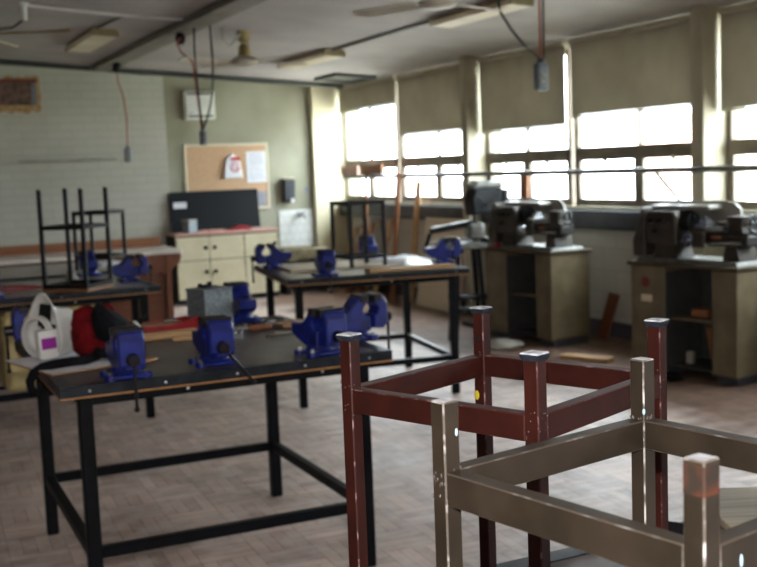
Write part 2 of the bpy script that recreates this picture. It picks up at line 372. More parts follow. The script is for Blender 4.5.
# windows: one for each half bay, two top lights over two bottom lights
halves = [(12.04, 13.66), (10.09, 11.98), (8.46, 9.96), (6.58, 8.40), (4.85, 6.44), (3.06, 4.78), (1.3, 2.92), (-.46, 1.22)]
def window(n, y0, y1):
    r = thing('window_%d' % n, (XW+.03, y0, SILL)); struct(r)
    W = y1-y0; f = MB(); H = HEAD-SILL; t = .05; g = .05
    f.box((0, t/2, H/2), (g, t, H)); f.box((0, W-t/2, H/2), (g, t, H))
    f.box((0, W/2, .028), (g, W-2*t, .056)); f.box((0, W/2, .495), (g+.02, W-2*t, .10)); f.box((0, W/2, H-.025), (g, W-2*t, .05))
    f.box((0, W/2, .25), (g, .075, .39)); f.box((0, W/2, (.545+H-.05)/2), (g-.01, .028, H-.595))
    for a, b in ((t, W/2-.0375), (W/2+.0375, W-t)):                   # opening sashes
        f.box((-.01, (a+b)/2, .066), (.03, b-a, .02)); f.box((-.01, (a+b)/2, .435), (.03, b-a, .02))
        f.box((-.01, a+.01, .25), (.03, .02, .35)); f.box((-.01, b-.01, .25), (.03, .02, .35))
        f.box((-.03, (a+b)/2, .43), (.03, .02, .05))
    f.build('frame', 'frame', r)
    for a, b, z0, z1 in ((t, W/2-.0375, .056, .445), (W/2+.0375, W-t, .056, .445), (t, W/2-.014, .545, H-.05), (W/2+.014, W-t, .545, H-.05)):
        MB().box((.005, (a+b)/2, (z0+z1)/2), (.004, b-a, z1-z0)).build('pane', 'glass', r)
for i, (a, b) in enumerate(halves): window(i+1, a, b)

# outside
struct(MB().box((26, 6, -.45), (39.4, 80, .1)).build('ground_outside', 'concrete'))
struct(MB().box((22, 16, -.38), (14, 22, .06)).build('lawn_outside', 'grass'))
struct(MB().box((40, 30, 1.6), (6, 30, 4), bev=.02).build('wall_outside', 'pinkwall'))

# ------------------------------------------------------------------ roller blinds
bl = [(11.92, 13.6, 2.345, 'shortest roller blind, beside the corner column'),
      (10.11, 11.84, 1.96, 'roller blind just right of the shortest blind, left of the first column'),
      (8.43, 9.94, 1.91, 'roller blind behind the hanging grey switch box over the windows'),
      (6.60, 8.33, 1.986, 'wide roller blind left of the right column, above the second lathe'),
      (4.86, 6.42, 1.925, 'roller blind cut by the right edge of the photo'),
      (3.08, 4.76, 1.93, 'roller blind one window nearer than the right-edge one'),
      (1.3, 2.90, 1.20, 'roller blind, unseen, drawn fully down to cut light, just past the third column'),  # last two blinds are unseen, lowered to keep daylight off the front stools
      (-.44, 1.2, 1.20, 'roller blind, unseen, drawn fully down to cut light, nearest the rear wall')]
for y0, y1, zb, lab in bl:
    zt = ez(6.03)-.04
    r = thing('roller_blind', (6.03, y0, zb), 0, 'beige ' + lab, 'blind', 'roller blinds over the windows')
    MB().box((0, (y1-y0)/2, (zt-zb)/2+.01), (.003, y1-y0, zt-zb-.02)).build('fabric', 'blind', r)
    MB().box((0, (y1-y0)/2, .008), (.012, y1-y0, .018)).build('bottom_bar', 'trim', r)
    MB().cyl((0, -.01, zt-zb), (0, y1-y0+.01, zt-zb), .026).build('roller', 'trim', r)

# pipe running in front of the windows
t = thing('water_pipe', (5.835, 0, 1.494), 0, 'long grey pipe running level in front of the windows', 'pipe')
MB().cyl((0, -2, 0), (0, 13.1, 0), .025, seg=12).build('pipe', 'raildust', t)
for y in (-.53, 2.99, 6.51, 10.025):
    MB().box((.015, y, 0), (.04, .03, .055)).build('bracket', 'frame', t)
t = thing('wall_band', (6.045, 0, 1.06), 0, 'dark grey band along the wall below the window board', 'trunking')  # row of dark grey boxes below the window board
for a, b in ((10.10, 13.64), (6.59, 9.95), (3.07, 6.43), (-.45, 2.91)):
    MB().box((0, (a+b)/2, 0), (.10, b-a, .17), bev=.01).build('section', 'darkgrey', t)
o = MB().tube([(5.80, 6.90, 1.475), (5.80, 6.62, 1.25)], .016).build('diagonal_strut', 'white'); tag(o, 'white slanting strut between the pipe and the lathe by the right column', 'strut')

# ------------------------------------------------------------------ ceiling things
o = MB().box((2.79, 5.5, ez(2.79)-.04), (.20, 15.6, .06), Euler((0, CT, 0)), bev=.005).build('cable_trunking', 'beam'); tag(o, 'wide olive grey trunking running along the ceiling', 'trunking')
o = MB().cyl((-3.4, 13.36, ez(-3.4)-.034), (5.98, 13.36, ez(5.98)-.034), .030, seg=12).build('conduit_pipe', 'conduit'); tag(o, 'dark green pipe under the ceiling along the back wall', 'pipe')
def strip_light(x, y, w, l, lab, side='fixture_side', tilt=0):
    r = thing('strip_light', (x, y, ez(x)), 0, lab, 'ceiling light', 'strip lights on the ceiling'); r.rotation_euler = (0, CT, tilt)
    MB().box((0, 0, -.016), (w*.85, l*1.0, .03)).build('back_plate', side, r)
    MB().prism([(-w/2, -.034), (w/2, -.034), (w*.42, -.07), (-w*.42, -.07)], -l/2+.02, l/2-.02, 'XZ').build('diffuser', 'fixture', r)
    for s in (-1, 1): MB().box((0, s*(l/2-.005), -.045), (w*.95, .02, .05)).build('end_cap', side, r)
    return r
strip_light(2.24, 10.95, .27, 1.35, 'pale strip light left of the olive ceiling trunking')
strip_light(4.56, 11.0, .24, 1.35, 'pale strip light between the ceiling fans and the first column')
strip_light(4.56, 7.5, .21, 1.25, 'pale strip light at the top of the photo near the grey switch box')
r = thing('ceiling_vent', (5.66, 12.55, ez(5.66)), 0, 'dark ceiling vent near the corner column', 'vent'); r.rotation_euler = (0, CT, 0)
f = MB()
for s in (-1, 1): f.box((s*.24, 0, -.02), (.05, .66, .04)); f.box((0, s*.33, -.02), (.53, .05, .04))
f.build('frame', 'conduit', r); MB().box((0, 0, -.008), (.43, .61, .014)).build('grille', 'conduit', r)

def fan(x, y, zh, a0, n, canopy, blade, lab, R=.66):
    r = thing('ceiling_fan', (x, y, zh), 0, lab, 'ceiling fan', 'ceiling fans')
    dz = ez(x)-zh
    MB().lathe([(.02, dz-.11), (.05, dz-.1), (.06, dz-.03), (.062, dz)], seg=20).build('canopy', canopy, r, True)
    MB().cyl((0, 0, .1), (0, 0, dz-.05), .012, seg=10).build('rod', 'white', r)
    MB().lathe([(.025, .16), (.05, .14), (.06, .05), (.055, .045)], seg=20).build('rod_cover', canopy, r, True)
    MB().lathe([(.001, .05), (.09, .045), (.12, .02), (.12, -.02), (.09, -.04), (.001, -.045)], seg=28).build('motor', 'fanblade', r, True)
    for k in range(n):
        a = a0+2*PI*k/n; R_ = Matrix.Rotation(a, 4, 'Z')
        b = MB().prism([(.16, -.045), (.24, -.07), (R, -.075), (R+.02, 0), (R, .06), (.24, .055), (.16, .035)], -.004, .004, 'XY')
        bmesh.ops.transform(b.bm, verts=b.bm.verts, matrix=R_ @ Matrix.Rotation(.2, 4, 'X')); q = b.build('blade', blade, r)
        b = MB().box((.13, 0, .0), (.13, .035, .008)); bmesh.ops.transform(b.bm, verts=b.bm.verts, matrix=R_); b.build('blade_iron', canopy, q)
    return r
fan(3.37, 9.7, 2.62, math.radians(194), 4, 'fanyellow', 'fanblade', 'ceiling fan with yellowed canopy hanging over the middle workbench')
fan(3.41, 6.10, 2.62, math.radians(114), 4, 'greyguard', 'fanblade', 'ceiling fan with grey motor at the top edge of the photo')
fan(.83, 7.92, 2.6, math.radians(-27), 4, 'greyguard', 'fanyellow', 'ceiling fan at the left edge with one yellowish blade showing')

def hang_box(x, y, z, s, cables, lab, tilt=0):
    r = thing('pendant_switch', (x, y, z), 0, lab, 'switch box', 'switch boxes hanging from the ceiling')
    MB().box((0, 0, s*.5), (s*.48, s*.36, s), bev=s*.08).build('box', 'boxgrey', r)
    MB().box((-s*.05, -s*.19, s*.42), (s*.26, s*.03, s*.34)).build('cover', 'raildust', r)
    MB().cyl((0, 0, s), (0, 0, s*1.12), s*.12, seg=10).build('gland', 'conduit', r)
    for pts, m, rad in cables:
        MB().tube([Vector(p)-Vector((x, y, z)) for p in pts], rad, 6).build('cable', m, r, True)
    return r
def sag(a, b, n=9, bow=(0, 0, 0)):
    a, b, w = Vector(a), Vector(b), Vector(bow)
    return [a.lerp(b, i/n)+w*math.sin(PI*i/n) for i in range(n+1)]
hang_box(4.72, 6.9, 2.125, .21, [(sag((4.72, 6.9, 2.36), (4.72, 6.9, ez(4.72)), bow=(.0, 0, 0)), 'orangecable', .010),
    (sag((4.735, 6.88, 2.36), (4.74, 6.88, ez(4.74))), 'conduit', .009),
    ([(4.71, 6.9, 2.36), (4.68, 6.91, 2.40), (4.60, 6.93, 2.46), (4.50, 6.95, 2.58), (4.425, 6.97, 2.70), (4.40, 6.98, ez(4.40))], 'pvc', .011)],
    'blue grey switch box hanging on orange and black cables before the blinds')
hang_box(2.875, 9.5, 1.86, .13, [(sag((2.875, 9.5, 2.0), (2.80, 9.35, ez(2.80)-.07), bow=(-.015, 0, 0)), 'pvc', .009),
    (sag((2.88, 9.5, 2.0), (2.93, 9.3, ez(2.93)), bow=(.05, 0, -.1)), 'pvc', .009),
    ([(2.865, 9.5, 2.0), (2.85, 9.5, 2.2), (2.83, 9.5, 2.45), (2.82, 9.52, 2.60), (2.73, 9.55, 2.68), (2.71, 9.6, 2.77), (2.77, 9.66, ez(2.77)-.11)], 'orangecable', .008)],
    'small grey switch box hanging in front of the white wall heater')
hang_box(2.84, 12.3, 1.77, .16, [([(2.84, 12.3, 1.95), (2.85, 12.3, 2.25), (2.83, 12.3, 2.5), (2.78, 12.3, 2.66), (2.77, 12.3, ez(2.77)-.12)], 'orangecable', .008)],
    'small grey switch box hanging in front of the white brick wall')
for p, lab in (((2.77, 9.68), 'black cable clamp under the olive trunking above the wall heater'), ((2.77, 12.3), 'black cable clamp at the far end of the olive trunking')):
    o = MB().lathe([(.001, -.1), (.025, -.1), (.045, -.07), (.045, -.03), (.03, 0)], ((p[0], p[1], ez(p[0])-.074), (0, 0, 1)), 14).build('cable_clamp', 'machblack', smooth=True)
    tag(o, lab, 'cable clamp')
o = MB().lathe([(.001, -.14), (.022, -.14), (.026, -.03), (.045, -.02), (.045, 0)], ((1.38, 9.3, ez(1.38)), (0, 0, 1)), 14).build('ceiling_rose', 'white', smooth=True); tag(o, 'white ceiling rose and lamp holder at the top left', 'lamp holder')
o = MB().tube([(1.38, 9.3, ez(1.38)-.13), (1.30, 9.4, ez(1.3)-.19), (1.1, 9.6, ez(1.1)-.2), (.95, 9.75, ez(.95)-.1), (.85, 9.85, ez(.85)-.02)], .009, 6).build('loose_cable', 'conduit', smooth=True); tag(o, 'loose cable looping from the white lamp holder', 'cable')
o = MB().tube([(1.38, 9.35, ez(1.38)-.012), (2.2, 9.4, ez(2.2)-.012), (2.70, 9.32, ez(2.70)-.012)], .012, 6).build('surface_conduit', 'white'); tag(o, 'thin white conduit from the lamp holder to the olive trunking', 'conduit')
o = MB().tube([(2.2, 9.4, ez(2.2)-.014), (2.15, 10.25, ez(2.15)-.014)], .01, 6).build('surface_conduit', 'conduit'); tag(o, 'thin dark conduit reaching the left strip light', 'conduit')
o = MB().tube([(4.5, 8.1, ez(4.5)-.014), (4.52, 10.3, ez(4.52)-.014)], .012, 6).build('surface_conduit', 'conduit'); tag(o, 'dark conduit joining the two strip lights right of the fans', 'conduit')
o = MB().tube([(3.32, 9.65, ez(3.32)-.04), (3.2, 9.6, ez(3.2)-.16), (3.12, 9.55, ez(3.12)-.12), (3.10, 9.52, ez(3.10)-.02)], .01, 6).build('loose_cable', 'greyguard', smooth=True); tag(o, 'short pale cable looping beside the yellowed fan canopy', 'cable')

# ------------------------------------------------------------------ back wall things
r = thing('wall_heater', (4.11, YB, 2.31), 0, 'white wall heater high on the back wall', 'heater')
MB().box((0, -.06, .17), (.39, .12, .36), bev=.012).build('casing', 'white', r)
g = MB()
for k in range(7): g.box((-.15+.05*k, -.122, .315), (.036, .006, .028))
g.build('top_grille', 'machblack', r); MB().box((0, -.122, .03), (.32, .006, .022)).build('bottom_grille', 'machblack', r)
MB().box((-.12, -.122, .075), (.06, .004, .012)).build('badge', 'ink', r)
r = thing('notice_board', (4.453, YB, 1.122), 0, 'cork notice board in a pale frame on the back wall', 'notice board')
MB().box((0, -.012, .43), (1.09, .02, .82)).build('cork_panel', 'cork', r)
f = MB()
for s in (-1, 1): f.box((s*.555, -.016, .43), (.03, .032, .87), bev=.004); f.box((0, -.016, .43+s*.42), (1.08, .032, .03), bev=.004)
f.build('frame', 'fixture', r)
r = thing('notice_sheet', (4.85, YB-.03, 1.465), 0, 'white printed sheets pinned at the right of the cork board', 'notice')
MB().box((0, 0, .31), (.27, .003, .20)).build('upper_page', 'paper', r); MB().box((0, -.001, .105), (.27, .003, .20)).build('lower_page', 'paper', r)
g = MB()
for k in range(7): g.box((0, -.003, .385-.024*k), (.21, .001, .006)); g.box((0, -.004, .185-.024*k), (.21, .001, .006))
g.build('print', 'ink', r)
r = thing('plastic_bag', (4.515, YB-.035, 1.535), 0, 'white plastic bag with red print hung on the cork board', 'bag')
MB().prism([(-.115, 0), (.13, 0), (.135, .03), (.10, .26), (.02, .30), (.0, .33), (-.03, .30), (-.08, .25), (-.12, .05)], -.03, .0, 'XZ', bev=.01).build('bag_body', 'paper', r)
g = MB(); g.box((.04, -.032, .25), (.13, .003, .05))
g.lathe([(.065, -.001), (.065, .001), (.05, .001), (.05, -.001), (.065, -.001)], ((.03, -.032, .14), (0, 1, 0)), 24)
g.bar((-.01, -.032, .18), (.07, -.032, .10), .003, .014, up=(0, 1, 0)); g.bar((-.02, -.033, .12), (.075, -.033, .15), .003, .012, up=(0, 1, 0))
g.build('red_print', 'redink', r)
o = MB().box((4.90, YB-.03, 1.25), (.14, .003, .2), Euler((0, .1, 0))).build('notice_sheet', 'ink'); tag(o, 'grey leaflet at the lower right corner of the cork board', 'notice')

# faded picture with torn edges on the brick wall
r = thing('torn_picture', (1.79, YBR, 2.415), 0, 'faded brown picture with torn paper edges on the brick wall', 'picture')
random.seed(3)
pl = [(-1.0, 0)]; 
for k in range(28): pl.append((-1.0+.0475*k, random.uniform(-.03, .02)))
pl += [(.335, 0), (.345, .2), (.335, .39)]
for k in range(28): pl.append((.335-.0475*k, .39+random.uniform(-.01, .04)))
MB().prism(pl[1:], -.006, 0, 'XZ').build('torn_backing', 'torn', r)
MB().box((-.36, -.010, .215), (1.28, .006, .27)).build('picture_sheet', 'picture', r)
MB().box((-.36, -.012, .365), (1.34, .006, .04)).build('top_band', 'pictop', r)
MB().box((.265, -.013, .21), (.05, .004, .25)).build('side_band', 'boxgrey', r)
o = MB().box((2.4, YBR-.02, 1.83), (1.15, .04, .028), bev=.005).build('wall_rail', 'greyguard'); tag(o, 'thin grey rail fixed along the white brick wall', 'rail')

# storage cupboard with counter top
def cupboard():
    r = thing('cupboard', (4.205, 13.32, 0), 0, 'cream cupboard with four doors under the blackboard', 'cupboard')
    W, D, H = 1.33, .43, .855
    MB().box((0, 0, H/2+.02), (W, D, H-.04)).build('carcass', 'shadowgap', r)
    MB().box((0, .02, .03), (W-.02, D-.06, .06)).build('plinth', 'base', r)
    MB().box((0, -.01, H+.012), (W+.02, D+.04, .03), bev=.004).build('top', 'pinktop', r)
    
    xs = [-W/2, -.245, .215, W/2]
    for i in range(3):
        for z0, z1 in ((.07, .535), (.545, .835)):
            a, b = xs[i]+.004, xs[i+1]-.004
            d = MB().box(((a+b)/2, -D/2-.01, (z0+z1)/2), (b-a, .02, z1-z0), bev=.003).build('door', 'cream', r)
            kx = {0: b-.05, 1: a+.06, 2: b-.05}[i]
            MB().cyl((kx, -D/2-.02, z1-.14), (kx, -D/2-.045, z1-.14), .02, .024, 12).build('knob', 'machblack', d)
            for zz in (z0+.05, z1-.05):
                MB().box((a+.006 if i == 0 else b-.006, -D/2-.022, zz), (.01, .006, .05)).build('hinge', 'sink', d)
    MB().box((-W/2+.01, -D/2-.012, .70), (.02, .02, .28)).build('filler', 'cream', r)
cupboard()
r = thing('blackboard', (4.19, 13.47, .893), 0, 'black chalkboard leaning on the cream cupboard top', 'board'); r.rotation_euler = (-.12, 0, 0)
MB().box((0, 0, .25), (1.18, .018, .5), bev=.003).build('panel', 'black', r)
MB().box((0, -.015, .008), (1.18, .03, .012)).build('ledge', 'machblack', r)
o = MB().box((0, 0, 0), (.17, .005, .075)).build('paper_tag', 'paper'); o.location = (3.70, 13.38, 1.225); tag(o, 'small white tag stuck at the left end of the blackboard', 'tag')
r = thing('metal_tin', (3.76, 13.22, .883), .5, 'small pale grey tin on the cupboard top before the blackboard', 'tin')
MB().box((0, 0, .075), (.15, .13, .15), bev=.006).build('body', 'bluegrey', r); MB().box((0, 0, .157), (.155, .135, .014), bev=.004).build('lid', 'greyguard', r)
o = MB().prism([(-.19, 0), (.17, 0), (.14, .035), (.06, .055), (-.02, .06), (-.1, .03)], -.05, .05, 'XZ', bev=.008).build('red_dustpan', 'red'); o.location = (4.40, 13.22, .883); tag(o, 'red plastic dustpan lying on the cupboard top', 'dustpan')
for k, x in enumerate((3.95, 4.06, 4.16)):
    o = MB().box((0, 0, .012), (.09, .06, .024), bev=.004).build('chalk_box', 'pinktop'); o.location = (x, 13.24, .883); tag(o, ('pink chalk box next to the pale tin', 'pink chalk box between two others on the cupboard top', 'pink chalk box beside the red dustpan')[k], 'chalk box', 'chalk boxes on the cupboard top')
r = thing('soap_dispenser', (5.28, YB, 1.19), 0, 'dark soap dispenser on the wall above the sink', 'dispenser')
MB().prism([(-.11, .02), (-.13, .29), (-.02, .31), (0, .31), (0, 0), (-.07, 0)], -.075, .075, 'YZ', bev=.01).build('body', 'darkgrey', r)
MB().box((0, -.05, .315), (.15, .08, .012)).build('lid', 'fixture', r); MB().cyl((.03, -.09, .02), (.03, -.12, .02), .025, seg=12).build('button', 'white', r)
o = MB().box((5.56, YB-.004, 1.335), (.045, .008, .09)).build('wall_label', 'bluegrey'); tag(o, 'tiny blue label on the wall right of the dispenser', 'label')
o = MB().box((5.39, YB-.006, .83), (.49, .012, .50)).build('tile_splashback', 'tiles'); tag(o, 'white tiled splashback behind the sink', 'splashback')
r = thing('tap', (5.44, YB-.012, 1.0), 0, 'chrome tap on the white tiles above the sink', 'tap')
MB().cyl((0, 0, 0), (0, -.06, 0), .018, seg=12).build('tap_body', 'chrome', r, True); MB().tube([(0, -.05, 0), (0, -.12, .02), (0, -.17, 0), (0, -.18, -.05)], .012).build('spout', 'chrome', r, True)
MB().box((0, -.05, .04), (.11, .016, .016)).build('handle', 'chrome', r); MB().cyl((0, -.05, 0), (0, -.05, .04), .008, seg=8).build('stem', 'chrome', r)
r = thing('sink', (5.30, 13.46, 0), 0, 'low trough sink in the corner below the tiles', 'sink')
f = MB(); W, D, z0, z1 = .62, .50, .44, .59
f.box((0, -D/2+.015, (z0+z1)/2), (W, .03, z1-z0), bev=.006); f.box((0, D/2-.015, (z0+z1)/2), (W, .03, z1-z0), bev=.006)
for s in (-1, 1): f.box((s*(W/2-.015), 0, (z0+z1)/2), (.03, D-.06, z1-z0))
f.box((0, 0, z0+.015), (W-.06, D-.06, .03)); f.build('basin', 'sink', r)
for s in (-1, 1): MB().box((s*.25, 0, .21), (.06, .44, .42)).build('leg', 'shadowgap', r)
MB().cyl((0, 0, .1), (0, 0, .43), .025, seg=10).build('drain_pipe', 'sink', r)

# long wooden counter in front of the brick wall
r = thing('wooden_counter', (0, 0, 0), 0, 'long varnished brown wooden counter before the white brick wall', 'counter')
x0, x1, y0, y1 = -1.5, 2.82, 10.2, 10.9
MB().box(((x0+x1)/2, (y0+y1)/2, .88), (x1-x0, y1-y0, .04), bev=.006).build('top', 'lightstrip', r)
MB().box(((x0+x1)/2-.02, y1-.02, .945), (x1-x0-.04, .035, .09)).build('back_board', 'orangewood', r)
MB().box(((x0+x1)/2-.1, y0+.03, .775), (x1-x0-.2, .03, .17)).build('apron', 'counterwood', r)
for y in (y0+.06, y1-.12):
    MB().prism([(x1-.01, .86), (x1, .82), (x1-.03, .75), (x1-.10, .70), (x1-.15, .66), (x1-.2, .66), (x1-.2, .86)], y, y+.04, 'XZ').build('bracket', 'counterwood', r)
MB().box((x1-.13, (y0+y1)/2, .43), (.05, y1-y0-.1, .86)).build('end_panel', 'counterwood', r)
MB().box(((x0+x1)/2-.07, y0+.12, .38), (x1-x0-.18, .025, .64)).build('front_panel', 'counterwood', r)
MB().box(((x0+x1)/2-.13, y0+.17, .04), (x1-x0-.3, .03, .08)).build('plinth', 'base', r)
MB().box((x0+.03, (y0+y1)/2, .43), (.05, y1-y0-.1, .86)).build('end_panel', 'counterwood', r)
o = MB().box((1.4, 10.21, .80), (.3, .012, .08)).build('red_notice', 'pictop'); o['label'] = 'dark red patch'; o.parent = r; o.name = 'red_notice'

# ------------------------------------------------------------------ workbenches
def bench(loc, rz, W, D, H, lab, top='benchtop', inset=.095, rail_z=.255, nb=5, leg=.05, worn=False):
    r = thing('workbench', loc, rz, lab, 'workbench', 'steel framed workbenches')
    MB().box((0, 0, H-.017), (W-.008, D-.008, .03)).build('table_top', top, r)
    e = MB()                                                           # steel angle round the edge
    for s in (-1, 1):
        e.box((0, s*(D/2-.002), H-.018), (W, .006, .036)); e.box((s*(W/2-.002), 0, H-.018), (.006, D, .036))
        e.box((0, s*(D/2-.022), H+.0005), (W, .044, .003)); e.box((s*(W/2-.022), 0, H+.0005), (.044, D-.088, .003))
    e.build('edge_angle', 'steeledge', r)
    MB().box((0, 0, H-.039), (W+.003, D+.003, .006)).build('plywood_layer', 'ply', r)
    a, b = W/2-inset, D/2-inset
    f = MB()
    for s in (-1, 1):
        f.box((0, s*b, H-.065), (2*a-leg, .04, .04)); f.box((s*a, 0, H-.065), (.04, 2*b-leg, .04))
    f.build('top_frame', 'blacksteel', r)
    for sx in (-1, 1):
        for sy in (-1, 1):
            MB().box((sx*a, sy*b, (H-.045)/2), (leg, leg, H-.045), bev=.004).build('leg', 'blacksteel', r)
    for s in (-1, 1):
        for (c, d) in (((0, s*b, rail_z), (2*a-leg, .04, .04)), ((s*a, 0, rail_z), (.04, 2*b-leg, .04))):
            MB().box(c, d, bev=.003).build('stretcher', 'blacksteel', r)
            if worn:
                MB().box((c[0], c[1], c[2]+.0205), (d[0], d[1]*.55 if d[1] < .1 else d[1], .001) if d[0] > .1 else (d[0]*.55, d[1], .001)).build('worn_strip', 'raildust', r.children[-1])
    for k in range(nb):
        x = -W/2+.1+(W-.2)*k/(nb-1)
        MB().ball((x, -D/2-.005, H-.018), .005, (1, .6, 1), 8).build('bolt', 'bolt', r)
        if k % 2: MB().ball((x+.1, -b-.021, H-.065), .006, (1, .6, 1), 8).build('bolt', 'bolt', r)
    return r
H1 = .885
T1 = bench((1.238, 4.447, 0), math.radians(-.9), 1.268, 1.30, H1, 'near black steel workbench with lower rails, carrying helmet, grey box and vices')
T3 = bench((3.289, 7.235, 0), math.radians(-10), 1.285, 1.30, H1, 'middle steel workbench in front of the cream cupboard, boards on its top', 'palebench', nb=3, worn=True)
T2 = bench((1.12, 7.63, 0), math.radians(2), 1.285, 1.26, H1, 'left steel workbench behind the white helmet, carrying an upturned black stool', 'palebench', nb=3)
T4 = bench((1.40, 9.05, 0), 0, 1.285, 1.26, H1, 'farther left steel workbench, next to the brown wooden counter', 'palebench', nb=3)
TF = bench((1.2, 1.07, 0), math.radians(.5), 1.7, 1.30, .84, 'nearest workbench under the maroon and brown stools, mostly below the photo', 'benchtop', nb=3)

# ------------------------------------------------------------------ bench vices (front jaw points to local -Y)
def make_vice():
    r = thing('bench_vice', (0, 0, 0), 0, 'x', 'vice', 'blue bench vices')
    b = MB()
    b.box((0, .055, .011), (.13, .15, .022), bev=.006)
    for s in (-1, 1):
        for y in (.005, .105): b.cyl((s*.066, y, 0), (s*.066, y, .02), .024, seg=14)
    b.cyl((0, .055, .02), (0, .055, .05), .06, .045, 20)
    b.build('base', 'blue', r)
    for s in (-1, 1):
        for y in (.005, .105): MB().cyl((s*.068, y, .02), (s*.068, y, .03), .010, seg=6).build('mounting_bolt', 'bolt', r)
    MB().prism([(.0, .035), (.10, .035), (.17, .06), (.20, .08), (.20, .122), (.125, .125), (.10, .14), (.075, .17), (.06, .186), (.02, .190), (.018, .156), (.034, .142), (.038, .125), (.028, .108), (.0, .102)], -.046, .046, 'YZ', bev=.006).build('fixed_body', 'blue', r)
    MB().box((0, .03, .068), (.055, .22, .05), bev=.005).build('slide', 'blue', r)
    MB().prism([(-.014, .045), (-.014, .102), (-.030, .108), (-.039, .125), (-.034, .142), (-.018, .156), (-.02, .190), (-.052, .190), (-.072, .180), (-.083, .155), (-.085, .065), (-.065, .042)], -.05, .05, 'YZ', bev=.006).build('moving_jaw', 'blue', r)
    for y, w in ((.028, .108), (-.030, .112)):
        MB().box((0, y*1.15, .180), (w, .042, .032), bev=.004).build('jaw_plate', 'jaw', r)
    MB().cyl((0, -.083, .085), (0, -.120, .085), .026, .021, 14).build('screw_boss', 'rod', r, True)
    h = MB().cyl((0, -.110, .095), (0, -.110, -.095), .0065, seg=10); h.ball((0, -.110, .098), .011); h.ball((0, -.110, -.098), .011)
    h.build('handle', 'rod', r, True)
    return r
V = make_vice()
def place_vice(loc, rz, lab, handle=0, first=[True]):
    v = V if first[0] else copy_tree(V); first[0] = False
    v.location = (loc[0], loc[1], loc[2]+.0022); v.rotation_euler = (0, 0, rz); v.scale = (.94, .94, .94); v['label'] = lab
    if handle:
        for ch in v.children:
            if ch.name.startswith('handle'):
                ch.matrix_basis = Matrix.Translation((0, 0, .085)) @ Matrix.Rotation(handle, 4, 'Y') @ Matrix.Translation((0, 0, -.085))
    return v
A25 = math.radians(-.9); A10 = math.radians(-10)
place_vice((.84, 3.835, H1), A25, 'blue vice on the near bench edge, just in front of the red bag')
place_vice((1.185, 3.893, H1), A25, 'blue vice on the near bench with slanting handle, before the grey box', -.65)
place_vice((1.61, 3.845, H1), A25+.2, 'blue vice on the near bench behind the maroon stool, handle hanging straight')
place_vice((1.925, 4.15, H1), PI/2+.05, 'blue vice with open jaws on the right edge of the near bench')
place_vice((.655, 4.84, H1), -PI/2, 'blue vice at the left end of the near bench behind the white helmet')
place_vice((1.655, 5.055, H1), PI-.05, 'blue vice on the far edge of the near bench behind the grey box')
place_vice((2.74, 7.63, H1), A10-PI/2, 'blue vice at the left end of the middle workbench by the cupboard')
place_vice((2.83, 6.705, H1), A10, 'blue vice at the front of the middle workbench beside the upright stool')
place_vice((3.93, 6.98, H1), A10+PI/2, 'blue vice at the right end of the middle workbench near the lathe')
place_vice((3.635, 7.775, H1), A10+PI, 'blue vice at the back of the middle workbench behind the upright stool')
place_vice((1.735, 7.50, H1), PI/2, 'blue vice with open jaws at the right end of the left workbench')
place_vice((1.54, 8.20, H1), PI, 'blue vice behind the upturned stool on the left workbench')
place_vice((.73, 7.04, H1), 0, 'blue vice cut by the left edge of the photo')

